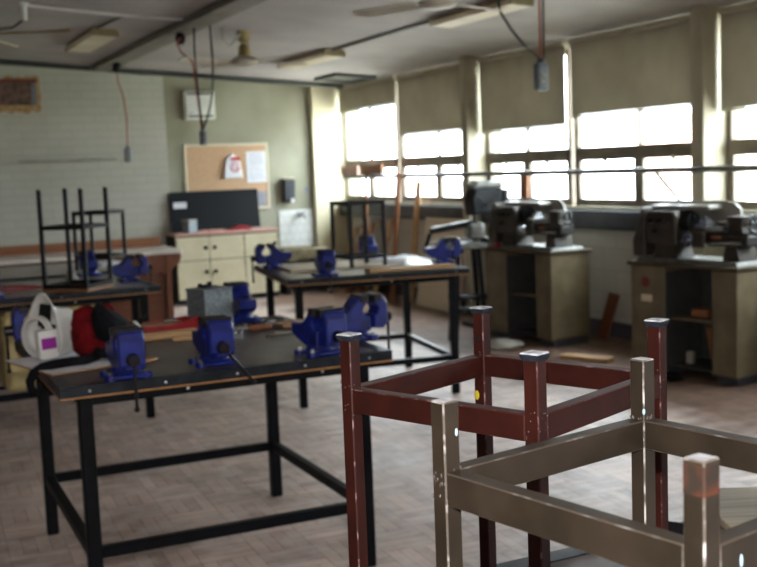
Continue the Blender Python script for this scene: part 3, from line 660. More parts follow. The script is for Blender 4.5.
# ------------------------------------------------------------------ upturned front stools (origin: seat centre on the bench)
def quad(x, y, deg, side):
    c, n, h = math.cos(math.radians(deg)), math.sin(math.radians(deg)), side/2
    return [(x+c*a*h-n*b*h, y+n*a*h+c*b*h) for a, b in ((-1, -1), (1, -1), (1, 1), (-1, 1))]
def stool(name, pts, ztop, zb, lab, body, edge, caps, rails, group, tube=.022, railh=.036, seat='woodseat', seat_over=.022, seatt=.022):
    """pts: the four legs going round; everything stands on zb with the seat down"""
    cx = sum(p[0] for p in pts)/4; cy = sum(p[1] for p in pts)/4
    d = Vector((pts[1][0]-pts[0][0], pts[1][1]-pts[0][1])); rz = math.atan2(d.y, d.x)
    r = thing('stool', (cx, cy, zb), rz, lab, 'stool', group)
    a = sum((Vector(pts[i][:2])-Vector(pts[(i+1) % 4][:2])).length for i in range(4))/8
    H = ztop-zb
    MB().box((0, 0, seatt/2), (2*a+tube+2*seat_over, 2*a+tube+2*seat_over, seatt), bev=.004).build('seat', seat, r)
    f = MB()
    for s in (-1, 1):
        f.box((0, s*a, seatt+.0125), (2*a-tube, tube, .025)); f.box((s*a, 0, seatt+.0125), (tube, 2*a-tube, .025))
    f.build('seat_frame', body, r)
    loc = []
    for i, (sx, sy) in enumerate(((-1, -1), (1, -1), (1, 1), (-1, 1))):
        top = H-(.008 if caps else 0)
        m = [body[i] if isinstance(body, list) else body, edge or (body if not isinstance(body, list) else body[i]), 'endcap']
        g = MB().box((sx*a, sy*a, (seatt+top)/2), (tube, tube, top-seatt), bev=.0016, bmi=1)
        for fc in g.bm.faces:
            if fc.normal.z > .9: fc.material_index = 2
        l = g.build('leg', m, r)
        loc.append((sx*a, sy*a))
        if caps:
            c = MB(); z = H-.0105; w0, w1 = tube+.001, tube+.006
            c.prism([(-w0/2, -w0/2), (w0/2, -w0/2), (w0/2, w0/2), (-w0/2, w0/2)], 0, .001, 'XY')
            bmesh.ops.delete(c.bm, geom=c.bm.verts[:], context='VERTS')
            vs = [[c.bm.verts.new((sx*a+u*w/2, sy*a+v*w/2, zz)) for u, v in ((-1, -1), (1, -1), (1, 1), (-1, 1))] for w, zz in ((w0, z), (w1, z+.006), (w1, z+.0085), (w1-.003, z+.0105))]
            c.bm.faces.new(vs[0][::-1]); tf = c.bm.faces.new(vs[-1])
            for A, B in zip(vs, vs[1:]):
                for k in range(4):
                    q = c.bm.faces.new((A[k], A[(k+1) % 4], B[(k+1) % 4], B[k]))
            tf.material_index = 1
            for q in tf.edges:
                for ff in q.link_faces: ff.material_index = 1
            c.build('rubber_foot', ['rubber', 'rubtop'], r)
    zr = rails-zb
    for i in range(4):
        p, q = loc[i], loc[(i+1) % 4]; dv = (Vector(q)-Vector(p)).normalized()*tube/2
        bm_ = body if not isinstance(body, list) else body[0]
        MB().bar((p[0]+dv.x, p[1]+dv.y, zr), (q[0]-dv.x, q[1]-dv.y, zr), tube*.95, railh, bev=.0014, bmi=1).build('rail', [bm_, bm_ if edge is None else edge+'_rail' if edge+'_rail' in M else edge], r)
    return r, a, loc
M['maroonedge_rail'] = mat('maroon_rail_edge', (56, 24, 20), .4, 0, scale=46, rgb2=(110, 84, 84), amount=(.34, .44), spec=.3)
M['brownedge_rail'] = mat('brown_rail_edge', (66, 58, 50), .35, .2, scale=40, rgb2=(112, 108, 104), amount=(.36, .5))
zb = .843
ms, a, loc = stool('maroon', quad(.864, 1.375, 22.3, .328), 1.357, zb, 'maroon steel stool upside down on the nearest bench, dark rubber feet', 'maroon', 'maroonedge', True, 1.2575, 'upturned stools on the nearest bench')
# weld spatter, sticker and bolt holes of the maroon stool
for i, (sx, sy) in enumerate(((-1, -1), (1, -1), (1, 1), (-1, 1))):
    w = MB(); random.seed(i)
    for k in range(9):
        w.ball((loc[i][0]-sx*random.uniform(-.0105, .012)*0-sx*0+random.uniform(-.0105, .0105), loc[i][1]-.0110, 1.2575-zb+random.uniform(-.022, .024)), random.uniform(.0006, .0013), seg=6)
    for k in range(8):
        w.ball((loc[i][0]-.0110, loc[i][1]+random.uniform(-.0105, .0105), 1.2575-zb+random.uniform(-.022, .024)), random.uniform(.0006, .0013), seg=6)
    w.build('weld_spatter', 'weld', ms)
li = 2                                                                # back leg (the one with two bolt holes)
w = MB(); w.cyl((loc[li][0]-.0112, loc[li][1], 1.304-zb), (loc[li][0]-.0118, loc[li][1], 1.304-zb), .004, seg=14); w.cyl((loc[li][0], loc[li][1]-.0112, 1.304-zb), (loc[li][0], loc[li][1]-.0118, 1.304-zb), .004, seg=14); w.build('bolt_hole', 'machblack', ms)
o = MB().ball((loc[li][0]-.0108, loc[li][1]+.006, 1.205-zb), .0055, (.25, 1, 1.5), 14).build('sticker', 'yellow', ms); o['label'] = 'yellow sticker'

bs, a, loc = stool('brown', quad(.741, .871, 11.6, .324), 1.352, zb, 'scuffed dark brown steel stool upside down nearest the camera, bare legs', 'brownp', 'brownedge', False, 1.259, 'upturned stools on the nearest bench')
o = MB().box((loc[0][0]-.0002, loc[0][1]-.0002, 1.3345-zb), (.0222, .0222, .028), bev=.0016).build('rust_patch', 'rust', bs); o['label'] = 'rusty leg end'
for i in (2, 3):
    w = MB(); random.seed(20+i); x, y = loc[i]
    for k in range(46 if i == 2 else 12):
        w.ball((x+random.uniform(-.0118, .0118), y-.0112, 1.259-zb+random.uniform(-.018, .022)), random.uniform(.0006, .0013), (1, .5, 2.0), 6)
        w.ball((x-.0112, y+random.uniform(-.0118, .0118), 1.259-zb+random.uniform(-.018, .022)), random.uniform(.0006, .0013), (.5, 1, 2.0), 6)
    w.build('weld_bead', 'weld', bs)
x, y = loc[2]
for c, rad, sc in (((x-.0105, y-.0105, 1.288-zb), .0024, (.8, .8, 1.6)), ((x+.045, y-.0108, 1.2615-zb), .0022, (1, .4, 1.2)),
        ((loc[0][0]+.04, loc[0][1]-.0108, 1.256-zb), .002, (1, .4, 3)), ((loc[3][0]+.006, loc[3][1]-.0112, 1.318-zb), .0018, (1, .4, 2.4))):
    o = MB().ball(c, rad, sc, 8).build('paint_drip', 'paintdrip', bs); o['label'] = 'pale blue paint drop'

o = MB().box((.19, -.14, .009), (.38, .28, .018), bev=.002).build('plywood_offcut', 'oak'); o.location = (1.629, 1.833, zb+.002); o.rotation_euler = (0, 0, math.radians(-25)); tag(o, 'square plywood offcut lying over the nearest bench edge', 'board')
o = MB().prism([(0, 0), (.05, 0), (.05, .004), (.004, .004), (.004, .03), (0, .03)], 0, .06, 'XZ').build('angle_bracket', 'rod'); o.location = (1.44, 1.63, zb+.002); o.rotation_euler = (0, 0, .6); tag(o, 'small dark angle bracket on the nearest bench by the maroon leg', 'bracket')

# ------------------------------------------------------------------ background stools
def bg_stool(loc, rz, side, H, rail, lab, upturned=True):
    r = thing('stool', loc, rz, lab, 'stool', 'black stools standing on benches')
    a = side/2; t = .022
    if upturned:
        MB().box((0, 0, .012), (side+.03, side+.03, .024), bev=.004).build('seat', 'woodseat', r)
        f = MB()
        for s in (-1, 1): f.box((0, s*a, .036), (side, t, .026)); f.box((s*a, 0, .036), (t, side, .026))
        f.build('seat_frame', 'blackpaint', r)
    else:
        f = MB()
        for s in (-1, 1): f.box((0, s*a, H-.014), (side+t, t, .028)); f.box((s*a, 0, H-.014), (t, side-t, .028))
        f.build('seat_frame', 'blackpaint', r)
    for sx in (-1, 1):
        for sy in (-1, 1):
            z0, z1 = (.024, H) if upturned else (0, H-.028)
            MB().box((sx*a, sy*a, (z0+z1)/2), (t, t, z1-z0)).build('leg', 'blackpaint', r)
    for s in (-1, 1):
        MB().box((0, s*a, rail), (side-t, t*.9, .026)).build('rail', 'blackpaint', r); MB().box((s*a, 0, rail), (t*.9, side-t, .026)).build('rail', 'blackpaint', r)
    return r
bg_stool((1.285, 7.18, H1+.003), math.radians(-42), .30, .655, .41, 'tall black stool upside down on the left workbench, wooden seat below')
bg_stool((1.75, 8.72, H1+.003), math.radians(-38), .28, .46, .10, 'smaller black stool frame standing upright behind the tall upturned stool', False)
bg_stool((3.27, 7.13, H1), math.radians(4), .27, .466, .07, 'black stool frame standing upright on the middle workbench', False)

# ------------------------------------------------------------------ things on the near bench
# cardboard sheet
o = MB().box((0, 0, .003), (.36, .46, .006)).build('cardboard_sheet', ['paper', 'cardboard']); o.location = (.73, 4.34, H1+.002); o.rotation_euler = (0, 0, math.radians(14))
for p in o.data.polygons:
    if abs(p.normal.z) < .5: p.material_index = 1
tag(o, 'white faced cardboard sheet under the helmet on the near bench', 'cardboard')
# white helmet
r = thing('safety_helmet', (.68, 4.50, H1+.009), math.radians(18), 'white safety helmet lying on its side, magenta label inside', 'helmet')
ax = ((.02, 0, .092), (1, .12, .06))
prof = [(.112, -.05), (.106, -.036), (.098, -.01), (.092, .03), (.083, .065), (.062, .095), (.034, .11), (.001, .115)]
sh = MB().lathe(prof, ax, 32); 
for v in sh.bm.verts:
    if v.co.z > .13 and v.co.x < .03:                       # the peak of the helmet points up
        k = (v.co.z-.13)/.07*max(0, min(1, (.03-v.co.x)/.06)); v.co.z += .05*k*k; v.co.x += .01*k
    if v.co.z < .002: v.co.z = .002
sh.build('shell', 'white', r, True, solid=.004)
MB().lathe([(.066, -.011), (.080, -.011), (.080, .011), (.066, .011), (.066, -.011)], ((-.062, -.02, .088), (1, .25, -.05)), 30).build('neck_ring', 'white', r, True)
bx = MB().box((-.055, -.075, .062), (.074, .055, .115), Euler((0, -.05, -.15)), bev=.014, seg=2); q = bx.build('filter_box', 'white', r, True)
MB().box((-.059, -.1035, .067), (.056, .003, .042), Euler((0, -.05, -.15))).build('label', 'magenta', q)
MB().prism([(-.035, .12), (-.022, .12), (-.012, .205), (-.020, .205)], -.05, .03, 'XZ').build('visor_gap', 'machblack', r)
MB().bar((-.06, -.06, .135), (-.015, -.07, .115), .012, .028).build('buckle', 'machblack', r)
# red and black bag
r = thing('tool_bag', (.845, 4.39, H1+.009), math.radians(10), 'red and black fabric bag beside the white helmet', 'bag')
def lump(name, m, parts, seed, k=.006):
    b = MB(); random.seed(seed)
    for c, rad, sc, e in parts: b.ball(c, rad, sc, 16, rot=Euler(e))
    for v in b.bm.verts:
        v.co += Vector((random.uniform(-k, k), random.uniform(-k, k), random.uniform(-k, k)*.6))
        v.co.z = max(v.co.z, .001)
    return b.build(name, m, r, True)
lump('red_panel', 'redfab', [((-.035, 0, .12), .05, (1.0, .9, 1.05), (0, .5, 0)), ((-.05, -.02, .07), .055, (.8, 1, 1.25), (0, 0, 0)), ((.0, -.05, .035), .05, (1.7, .9, .75), (0, .1, 0)), ((.02, -.02, .15), .03, (1.3, 1, .8), (0, 0, 0))], 4, .004)
b = MB()
vv = [(-.02, -.10, .075), (.08, -.105, .03), (.15, .02, .04), (.13, .02, .085), (.01, .0, .185), (-.025, -.06, .165), (-.02, .05, .02), (.03, -.115, .10)]
for p in vv: b.bm.verts.new(p)
bmesh.ops.convex_hull(b.bm, input=b.bm.verts[:]); bmesh.ops.subdivide_edges(b.bm, edges=b.bm.edges[:], cuts=2, use_grid_fill=True, smooth=.3)
for v in b.bm.verts: v.co += Vector((random.uniform(-.004, .004),)*3)
b.build('black_flap', 'blackfab', r)
MB().box((-.005, -.055, .135), (.05, .012, .018), Euler((0, .2, 0))).build('buckle', 'blackfab', r)
MB().tube([(.11, .0, .07), (.135, .01, .10), (.155, .0, .075), (.17, .03, .1), (.21, .06, .115)], (.010, .004), 8).build('loop', 'blackfab', r)
MB().tube([(.125, -.01, .05), (.14, -.03, .085), (.13, -.01, .10)], (.012, .003), 8).build('tag', 'white', r)
pts = [(-0.041, -0.111, 0.02), (-0.097, -0.144, 0.015), (-0.149, -0.151, 0.018), (-0.199, -0.143, 0.015), (-0.234, -0.128, 0.008), (-0.257, -0.115, -0.008), (-0.27, -0.113, -0.033), (-0.268, -0.114, -0.058), (-0.253, -0.116, -0.072), (-0.237, -0.119, -0.062), (-0.241, -0.118, -0.045)]
MB().tube(pts, (.015, .003), 8, flat=(0, .3, 1)).build('strap', 'blackfab', r, True)
MB().box((.0, -.115, .018), (.12, .035, .03), Euler((0, .25, .2)), bev=.006).build('strap_pad', 'blackfab', r)
for q in list(C.objects):
    if q.name == 'safety_helmet': q.scale = (1.04, 1.04, 1.04)
    if q.name == 'tool_bag': q.scale = (1.2, 1.2, 1.2)
# grey metal box
r = thing('metal_box', (1.485, 4.95, H1+.002), math.radians(21), 'grey galvanised metal box on the near bench', 'box')
MB().box((0, 0, .085), (.165, .14, .17), bev=.003).build('body', 'bluegrey', r); MB().box((0, 0, .176), (.172, .147, .012), bev=.003).build('lid', 'bluegrey', r)
h = MB().box((-.01, .02, .189), (.06, .04, .014), bev=.003); h.cyl((-.035, .02, .196), (-.035, .02, .204), .01, seg=10); h.cyl((.02, .02, .196), (.02, .02, .206), .012, seg=10); h.build('hinge', 'rod', r)
# red tool tray
r = thing('tool_tray', (1.215, 4.86, H1+.002), math.radians(4), 'red steel tool tray between the bag and the grey box', 'tray')
MB().prism([(-.165, 0), (.15, 0), (.165, .075), (.10, .058), (.03, .046), (-.165, .05)], -.075, -.07, 'XZ').build('front_side', 'red', r)
MB().prism([(-.165, 0), (.15, 0), (.165, .06), (-.165, .045)], .07, .075, 'XZ').build('back_side', 'red', r)
f = MB().box((0, 0, .003), (.31, .14, .006)); f.box((-.162, 0, .022), (.006, .15, .044)); f.box((.155, 0, .03), (.006, .15, .06)); f.build('tray_bottom', 'red', r)
MB().box((-.02, 0, .028), (.26, .125, .042), bev=.006).build('packing', 'cardboard', r)
for k, (x, y, m) in enumerate(((.0, 0, 'chrome'), (.035, .02, 'chrome'))):
    MB().ball((x+.03, y-.02, .058), .011, (1.4, 1, .8), 10).build('fitting', m, r, True)
# wooden mallet handles etc
def stick(name, loc, rz, l, w, h, m, lab, cat, grp=None, tip=None):
    o = MB().prism([(-l/2, -w*.35), (-l/2+.02, -w/2), (l/2-.03, -w*.5), (l/2, -w*.3), (l/2, w*.3), (l/2-.03, w*.5), (-l/2+.02, w/2), (-l/2, w*.35)], 0, h, 'XY', bev=min(w, h)*.2).build(name, m)
    o.location = loc; o.rotation_euler = (0, 0, rz); return tag(o, lab, cat, grp)
stick('wooden_batten', (1.18, 4.68, H1+.002), math.radians(4), .32, .045, .034, 'pine', 'thick pale wooden batten in front of the red tray', 'batten')
stick('wooden_batten', (1.27, 4.58, H1+.002), math.radians(-8), .14, .03, .022, 'pine', 'short pale wooden batten behind the slanting vice handle', 'batten')
stick('wood_offcut', (.99, 4.16, H1+.002), math.radians(25), .075, .045, .012, 'pine', 'small wood offcut right of the vice before the red bag', 'offcut')
def spanner(loc, rz, l, lab):
    b = MB().box((0, 0, .005), (l, .014, .007), bev=.002)
    for s in (-1, 1):
        b.lathe([(.009, 0), (.018, 0), (.018, .010), (.009, .010), (.009, 0)], ((s*l/2, 0, 0), (0, 0, 1)), 14, a0=.5 if s > 0 else PI+.5, a1=(.5 if s > 0 else PI+.5)+5.0)
    o = b.build('spanner', 'chrome'); o.location = loc; o.rotation_euler = (0, 0, rz); return tag(o, lab, 'spanner', 'spanners on the near bench')
spanner((1.407, 4.487, H1+.002), math.radians(72), .10, 'bright steel spanner lying nearest the slanting vice')
spanner((1.466, 4.603, H1+.002), math.radians(35), .13, 'bright steel spanner just in front of the grey box')
spanner((1.642, 4.431, H1+.002), math.radians(8), .11, 'bright steel spanner left of the vice behind the maroon stool')
r = thing('file', (1.626, 4.651, H1+.002), math.radians(6), 'file with orange wooden handle right of the grey box', 'file')
MB().lathe([(.001, 0), (.011, .005), (.014, .04), (.010, .075), (.013, .10), (.008, .115), (.001, .116)], ((-.06, 0, .0145), (1, 0, 0)), 14).build('handle', 'orangewood', r, True)
MB().box((.15, 0, .012), (.19, .018, .006)).build('blade', 'rod', r)
r = thing('pliers', (1.748, 4.817, H1+.002), math.radians(25), 'dark pliers on the far side of the near bench', 'pliers')
for s in (-1, 1):
    MB().tube([(-.11, s*.03, .010), (-.05, s*.022, .010), (0, s*.004, .010), (.03, -s*.009, .010), (.06, -s*.004, .010)], .008, 8).build('arm', 'rod', r, True)
r = thing('clamp', (1.540, 4.721, H1+.002), math.radians(-15), 'rusty grey clamp lying right of the grey box', 'clamp')
b = MB().box((0, 0, .010), (.14, .018, .016), bev=.002); b.box((-.066, .035, .010), (.014, .07, .014), bev=.002); b.box((.04, .035, .010), (.014, .07, .014), bev=.002); b.build('frame', 'raildust', r)
MB().cyl((.02, .06, .010), (.12, .06, .010), .006, seg=8).build('screw', 'rod', r); MB().cyl((.11, .03, .010), (.11, .09, .010), .004, seg=8).build('tommy_bar', 'rod', r)
o = MB().box((0, 0, .007), (.15, .12, .014)).build('scrap_board', 'cardboard'); o.location = (1.80, 4.72, H1+.0022); o.rotation_euler = (0, 0, .15); tag(o, 'brown scrap board at the back right of the near bench', 'board')

# things on the other benches
o = MB().box((0, 0, .008), (.84, .54, .016), bev=.002).build('white_board', 'palewood'); o.location = (3.20, 7.36, H1+.002); o.rotation_euler = (0, 0, math.radians(-8)); tag(o, 'large pale board under the upright stool on the middle workbench', 'board')
for q in [x for x in C.objects if x.get('label', '').startswith('black stool frame standing upright on the middle')]: q.location.z = H1+.019
o = MB().box((0, 0, .012), (.62, .11, .024), bev=.002).build('plank', 'pine'); o.location = (3.46, 6.70, H1+.002); o.rotation_euler = (0, 0, math.radians(-9)); tag(o, 'short pine plank along the front edge of the middle workbench', 'plank')
for k, (x, y, rz, w, l) in enumerate(((3.62, 7.28, .4, .21, .30), (3.78, 7.47, -.6, .10, .26))):
    o = MB().prism([(-w/2, .0), (0, .012), (w/2, .004), (w/2, .006), (0, .014), (-w/2, .002)], -l/2, l/2, 'XZ').build('paper_sheet', 'paper'); o.location = (x, y, H1+.022 if k == 0 else H1+.022); o.rotation_euler = (0, 0, rz)
    tag(o, ('curled white paper beside the upright stool on the middle workbench', 'narrow white paper strip left of the right-hand vice, middle workbench')[k], 'paper')
o = MB().lathe([(.001, .10), (.02, .095), (.05, .0)], ((0, 0, 0), (0, 0, 1)), 18).build('cone_block', 'greyguard', smooth=True); o.location = (1.309, 7.569, H1+.002); o.scale = (1.2, 1, 1); tag(o, 'grey cone shaped block behind the legs of the upturned stool', 'cone')
o = MB().prism([(-.16, 0), (.16, .015), (.165, .03), (.05, .045), (-.10, .05), (-.17, .03)], -.04, .04, 'XZ', bev=.006).build('red_hand_saw', 'red'); o.location = (0.914, 7.343, H1+.002); o.rotation_euler = (0, 0, -.1); tag(o, 'flat red tool on the left workbench by the cut-off vice', 'tool')
o = MB().box((0, 0, .01), (.24, .15, .02), bev=.002).build('paper_sheet', 'paper'); o.location = (1.896, 9.100, H1+.002); o.rotation_euler = (0, 0, .3); tag(o, 'white paper pad on the farther left workbench', 'paper')

# cream tub under the left bench
r = thing('plastic_tub', (1.115, 7.366, .278), 0, 'cream plastic tub with rounded corners under the left workbench', 'tub')
f = MB(); W, D, Hh = .66, .55, .50
f.box((0, 0, Hh/2), (W, D, Hh), bev=.05, seg=4)
f.build('tub_body', 'tub', r, True); MB().box((0, 0, Hh+.001), (W-.04, D-.04, .02), bev=.009).build('lid', 'tub', r)
t = MB(); t.box((0, 0, -.009), (1.01, .04, .018)); r2_ = t.build('carry_bar', 'blacksteel', r)

# ------------------------------------------------------------------ lathes on cabinets (local x = length, operator side -y)
def cabinet(loc, rz, lab, H=.80, L=.97, D=.43, plate=False):
    r = thing('lathe_cabinet', loc, rz, lab, 'cabinet', 'lathe cabinets by the windows')
    a, b = -L/2+.34*L, -L/2+.78*L; t = .012
    for x0, x1 in ((-L/2, a), (b, L/2)):
        MB().box(((x0+x1)/2, 0, H/2+.03), (x1-x0, D, H-.06), bev=.006).build('pedestal', 'cabgreen', r)
        MB().box(((x0+x1)/2, .01, .03), (x1-x0-.03, D-.05, .06)).build('plinth', 'base', r)
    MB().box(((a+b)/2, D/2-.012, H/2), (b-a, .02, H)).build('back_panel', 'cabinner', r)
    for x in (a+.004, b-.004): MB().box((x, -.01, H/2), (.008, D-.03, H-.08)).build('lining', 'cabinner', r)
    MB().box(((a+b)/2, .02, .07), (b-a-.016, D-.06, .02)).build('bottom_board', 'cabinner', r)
    MB().box(((a+b)/2, .02, .42), (b-a-.016, D-.06, .018)).build('shelf', 'cabgreen', r)
    MB().box((0, 0, H+.015), (L+.045, D+.045, .03), bev=.008).build('top', 'cabtop', r)
    if plate:
        MB().box((-L/2+.16, -D/2-.003, .56), (.10, .006, .05)).build('name_plate', 'fixture', r)
        MB().lathe([(.001, .002), (.04, .002), (.04, 0)], ((-L/2+.15, -D/2, .68), (0, -1, 0)), 18).build('round_badge', 'pictop', r)
    return r
def lathe(loc, rz, lab):
    r = thing('lathe', loc, rz, lab, 'lathe', 'metalworking lathes')
    MB().prism([(-.46, 0), (.46, 0), (.44, .022), (-.44, .022)], -.17, .17, 'XZ').build('chip_tray', 'silvergrey', r)
    MB().prism([(-.36, .02), (-.14, .02), (-.18, .13), (-.33, .13)], -.10, .10, 'XZ').build('foot', 'lathe', r)
    MB().prism([(.27, .02), (.42, .02), (.39, .13), (.30, .13)], -.10, .10, 'XZ').build('foot', 'lathe', r)
    f = MB(); f.box((.06, 0, .165), (.80, .15, .075), bev=.008)
    for y in (-.055, .055): f.prism([(-.14, .2), (.46, .2), (.46, .222), (-.14, .222)], y-.012, y+.012, 'XZ')
    f.build('bed', 'lathedark', r)
    MB().prism([(-.42, .12), (-.13, .12), (-.13, .33), (-.16, .37), (-.40, .37), (-.42, .34)], -.12, .12, 'XZ', bev=.012).build('headstock', 'lathe', r)
    MB().prism([(-.545, .03), (-.425, .03), (-.425, .385), (-.45, .40), (-.475, .37), (-.50, .27), (-.55, .15)], -.13, .13, 'XZ', bev=.014).build('gear_cover', 'lathe', r)
    MB().prism([(-.46, .25), (.14, .25), (.22, .27), (.25, .32), (.24, .38), (.19, .42), (.10, .435), (-.40, .435), (-.46, .41)], .14, .155, 'XZ').build('splash_guard', 'greyguard', r)
    MB().box((-.19, .06, .392), (.56, .16, .035), bev=.012).build('belt_cover', 'greyguard', r)
    c = MB().cyl((-.13, 0, .285), (-.06, 0, .285), .075, seg=24); c.cyl((-.06, 0, .285), (-.05, 0, .285), .05, seg=20)
    for k in range(3):
        an = 2*PI*k/3; c.box((-.045, .04*math.cos(an), .285+.04*math.sin(an)), (.03, .022, .022))
    c.build('chuck', 'machblack', r)
    for k, (x, z) in enumerate(((-.36, .30), (-.28, .30), (-.2, .30), (-.32, .22))):
        q = MB().cyl((x, -.12, z), (x, -.15, z), .016, seg=12); q.build('knob', 'machblack', r)
    MB().bar((-.24, -.13, .24), (-.20, -.16, .31), .01, .012).build('lever', 'chrome', r)
    f = MB().box((.06, -.01, .238), (.14, .20, .03), bev=.005); f.box((.06, -.125, .17), (.15, .03, .11), bev=.005); f.build('carriage', 'lathe', r)
    f = MB().box((.06, -.02, .265), (.10, .12, .025), bev=.003); f.box((.05, .0, .292), (.07, .07, .035), bev=.003); f.box((.05, 0, .318), (.03, .03, .02)); f.build('tool_post', 'chrome', r)
    def wheel(c, R, nm):
        q = MB().lathe([(R-.008, -.006), (R+.004, -.006), (R+.004, .006), (R-.008, .006), (R-.008, -.006)], (c, (0, -1, 0)), 22)
        for k in range(3): q.bar(c, (c[0]+R*math.cos(2.1*k), c[1], c[2]+R*math.sin(2.1*k)), .008, .008)
        q.cyl((c[0], c[1]-.012, c[2]), (c[0], c[1]+.03, c[2]), .014, seg=10); q.build(nm, 'chrome', r, True)
    wheel((.02, -.16, .17), .045, 'hand_wheel'); 
    q = MB().prism([(.27, .222), (.41, .222), (.40, .26), (.41, .335), (.27, .335), (.285, .26)], -.055, .055, 'XZ', bev=.008); q.build('tailstock', 'lathe', r)
    MB().cyl((.17, 0, .285), (.28, 0, .285), .02, seg=14).build('quill', 'chrome', r, True)
    MB().cyl((.13, 0, .285), (.17, 0, .285), .003, .02, seg=14).build('centre_point', 'chrome', r)
    q = MB().lathe([(.05, -.006), (.062, -.006), (.062, .006), (.05, .006), (.05, -.006)], ((.455, 0, .285), (1, 0, 0)), 22); q.cyl((.41, 0, .285), (.465, 0, .285), .014, seg=10)
    for k in range(3): q.bar((.455, 0, .285), (.455, .055*math.cos(2.1*k), .285+.055*math.sin(2.1*k)), .008, .008)
    q.build('tailstock_wheel', 'chrome', r, True)
    MB().cyl((-.14, -.085, .15), (.43, -.085, .15), .010, seg=10).build('lead_screw', 'chrome', r, True)
    MB().box((.2, -.077, .185), (.09, .004, .02)).build('name_strip', 'orangewood', r)
    return r
def at(base, rz, x, y, z): 
    c, s = math.cos(rz), math.sin(rz); return (base[0]+c*x-s*y, base[1]+s*x+c*y, base[2]+z)
RZ1, RZ2 = math.radians(-86), math.radians(-82)
c1, c2 = (5.51, 8.21, 0), (5.53, 6.10, 0)
cabinet(c1, RZ1, 'olive lathe cabinet with open middle, farther one under the first lathe')
cabinet(c2, RZ2, 'olive lathe cabinet with name plate, nearer one at the right', plate=True)
L1 = lathe(at(c1, RZ1, 0, 0, .831), RZ1, 'dark metal lathe on the farther olive cabinet')
L2 = lathe(at(c2, RZ2, .0, 0, .831), RZ2, 'dark metal lathe with grey guard on the nearer olive cabinet')
# contents of cabinets
def put(base, rz, o, x, y, z, r=0): o.location = at(base, rz, x, y, z); o.rotation_euler = (0, 0, rz+r)
o = MB().box((0, 0, .03), (.13, .10, .06), bev=.004).build('wood_block', 'orangewood'); put(c2, RZ2, o, .03, -.02, .43, .2); tag(o, 'orange brown wood block on the nearer cabinet shelf', 'block')
o = MB().box((0, 0, .0), (.22, .02, .26), Euler((.25, 0, 0)), bev=.004).build('board_offcut', 'orangewood'); put(c2, RZ2, o, .12, .08, .215, .1); tag(o, 'brown board offcut leaning inside the nearer cabinet', 'board')
o = MB().box((0, 0, .045), (.05, .05, .09), bev=.004).build('paper_packet', 'greyguard'); put(c2, RZ2, o, -.05, -.06, .081, .2); tag(o, 'small pale packet at the bottom of the nearer cabinet', 'packet')
o = MB().ball((0, 0, .03), .09, (1.5, .8, .33), 14).build('black_rag', 'blackfab', smooth=True); put(c2, RZ2, o, -.02, -.34, 0); tag(o, 'black rag on the floor before the nearer cabinet', 'rag')
o = MB().box((0, 0, .02), (.06, .05, .04), bev=.003).build('red_tin', 'red'); put(c1, RZ1, o, -.30, -.205, .831); tag(o, 'small red tin on the farther cabinet beside the lathe', 'tin')

# ------------------------------------------------------------------ pedestal drill behind the first lathe
r = thing('pedestal_drill', (5.62, 9.25, 0), math.radians(-90), 'black pedestal drill with grey belt cover behind the farther lathe', 'drill')
MB().box((0, 0, .02), (.30, .42, .04), bev=.01).build('base', 'machblack', r); MB().cyl((0, .1, .04), (0, .1, 1.35), .035, seg=16).build('column', 'silvergrey', r, True)
MB().box((0, -.05, .86), (.26, .26, .03), bev=.006).build('work_table', 'silvergrey', r)
MB().prism([(-.17, 1.10), (.08, 1.12), (.16, 1.2), (.16, 1.36), (-.14, 1.36), (-.19, 1.26)], -.09, .09, 'YZ', bev=.02).build('head', 'machblack', r)
MB().prism([(-.16, 1.36), (.17, 1.36), (.19, 1.39), (.15, 1.43), (-.10, 1.44), (-.17, 1.40)], -.08, .08, 'YZ', bev=.02).build('belt_cover', 'silvergrey', r)
MB().cyl((0, .2, 1.12), (0, .2, 1.34), .075, seg=20).build('motor', 'machblack', r, True)
q = MB().cyl((0, -.12, .98), (0, -.12, 1.12), .02, seg=12); q.cyl((0, -.12, .95), (0, -.12, 1.0), .032, .026, 14); q.build('chuck', 'chrome', r)
for k in range(3): 
    an = 2*PI*k/3+.4; MB().tube([(.09, -.05, 1.2), (.14, -.05, 1.2), (.14, -.05+.13*math.cos(an), 1.2+.13*math.sin(an))], .008).build('feed_handle', 'machblack', r, True)

# power hacksaw on a stand
r = thing('power_hacksaw', (4.72, 8.50, 0), math.radians(-20), 'silver power hacksaw on dark stand between middle bench and lathe', 'saw')
for x, y in ((.12, -.12), (.12, .12), (.30, -.12), (.30, .12)):
    MB().bar((x, y, .86), (x+(.05 if x > .2 else -.05), y*1.4, 0), .035, .035).build('leg', 'blacksteel', r)
f = MB()
for z in (.3, .42): f.box((.21, 0, z), (.34, .05, .03)); f.box((.21, -.15, z), (.30, .03, .03))
f.build('stretcher', 'blacksteel', r)
MB().box((.2, 0, .88), (.34, .32, .05), bev=.01).build('bed', 'silvergrey', r)
f = MB().bar((-.12, -.06, 1.02), (.32, -.02, 1.08), .045, .05, bev=.01); f.bar((-.12, -.06, 1.0), (-.17, -.06, .86), .03, .035); f.build('saw_frame', 'machblack', r)
MB().bar((-.10, -.09, 1.05), (.25, -.05, 1.10), .02, .012).build('top_plate', 'chrome', r); MB().bar((-.16, -.06, .90), (.22, -.04, .945), .006, .022).build('blade', 'chrome', r)
MB().box((.30, .02, 1.0), (.16, .22, .16), bev=.03).build('gearbox', 'silvergrey', r)
f = MB().box((.06, -.06, .93), (.16, .09, .05), bev=.006); f.build('clamp_jaw', 'chrome', r); MB().cyl((.36, -.14, .92), (.36, -.05, .92), .03, seg=14).build('hand_wheel', 'machblack', r)

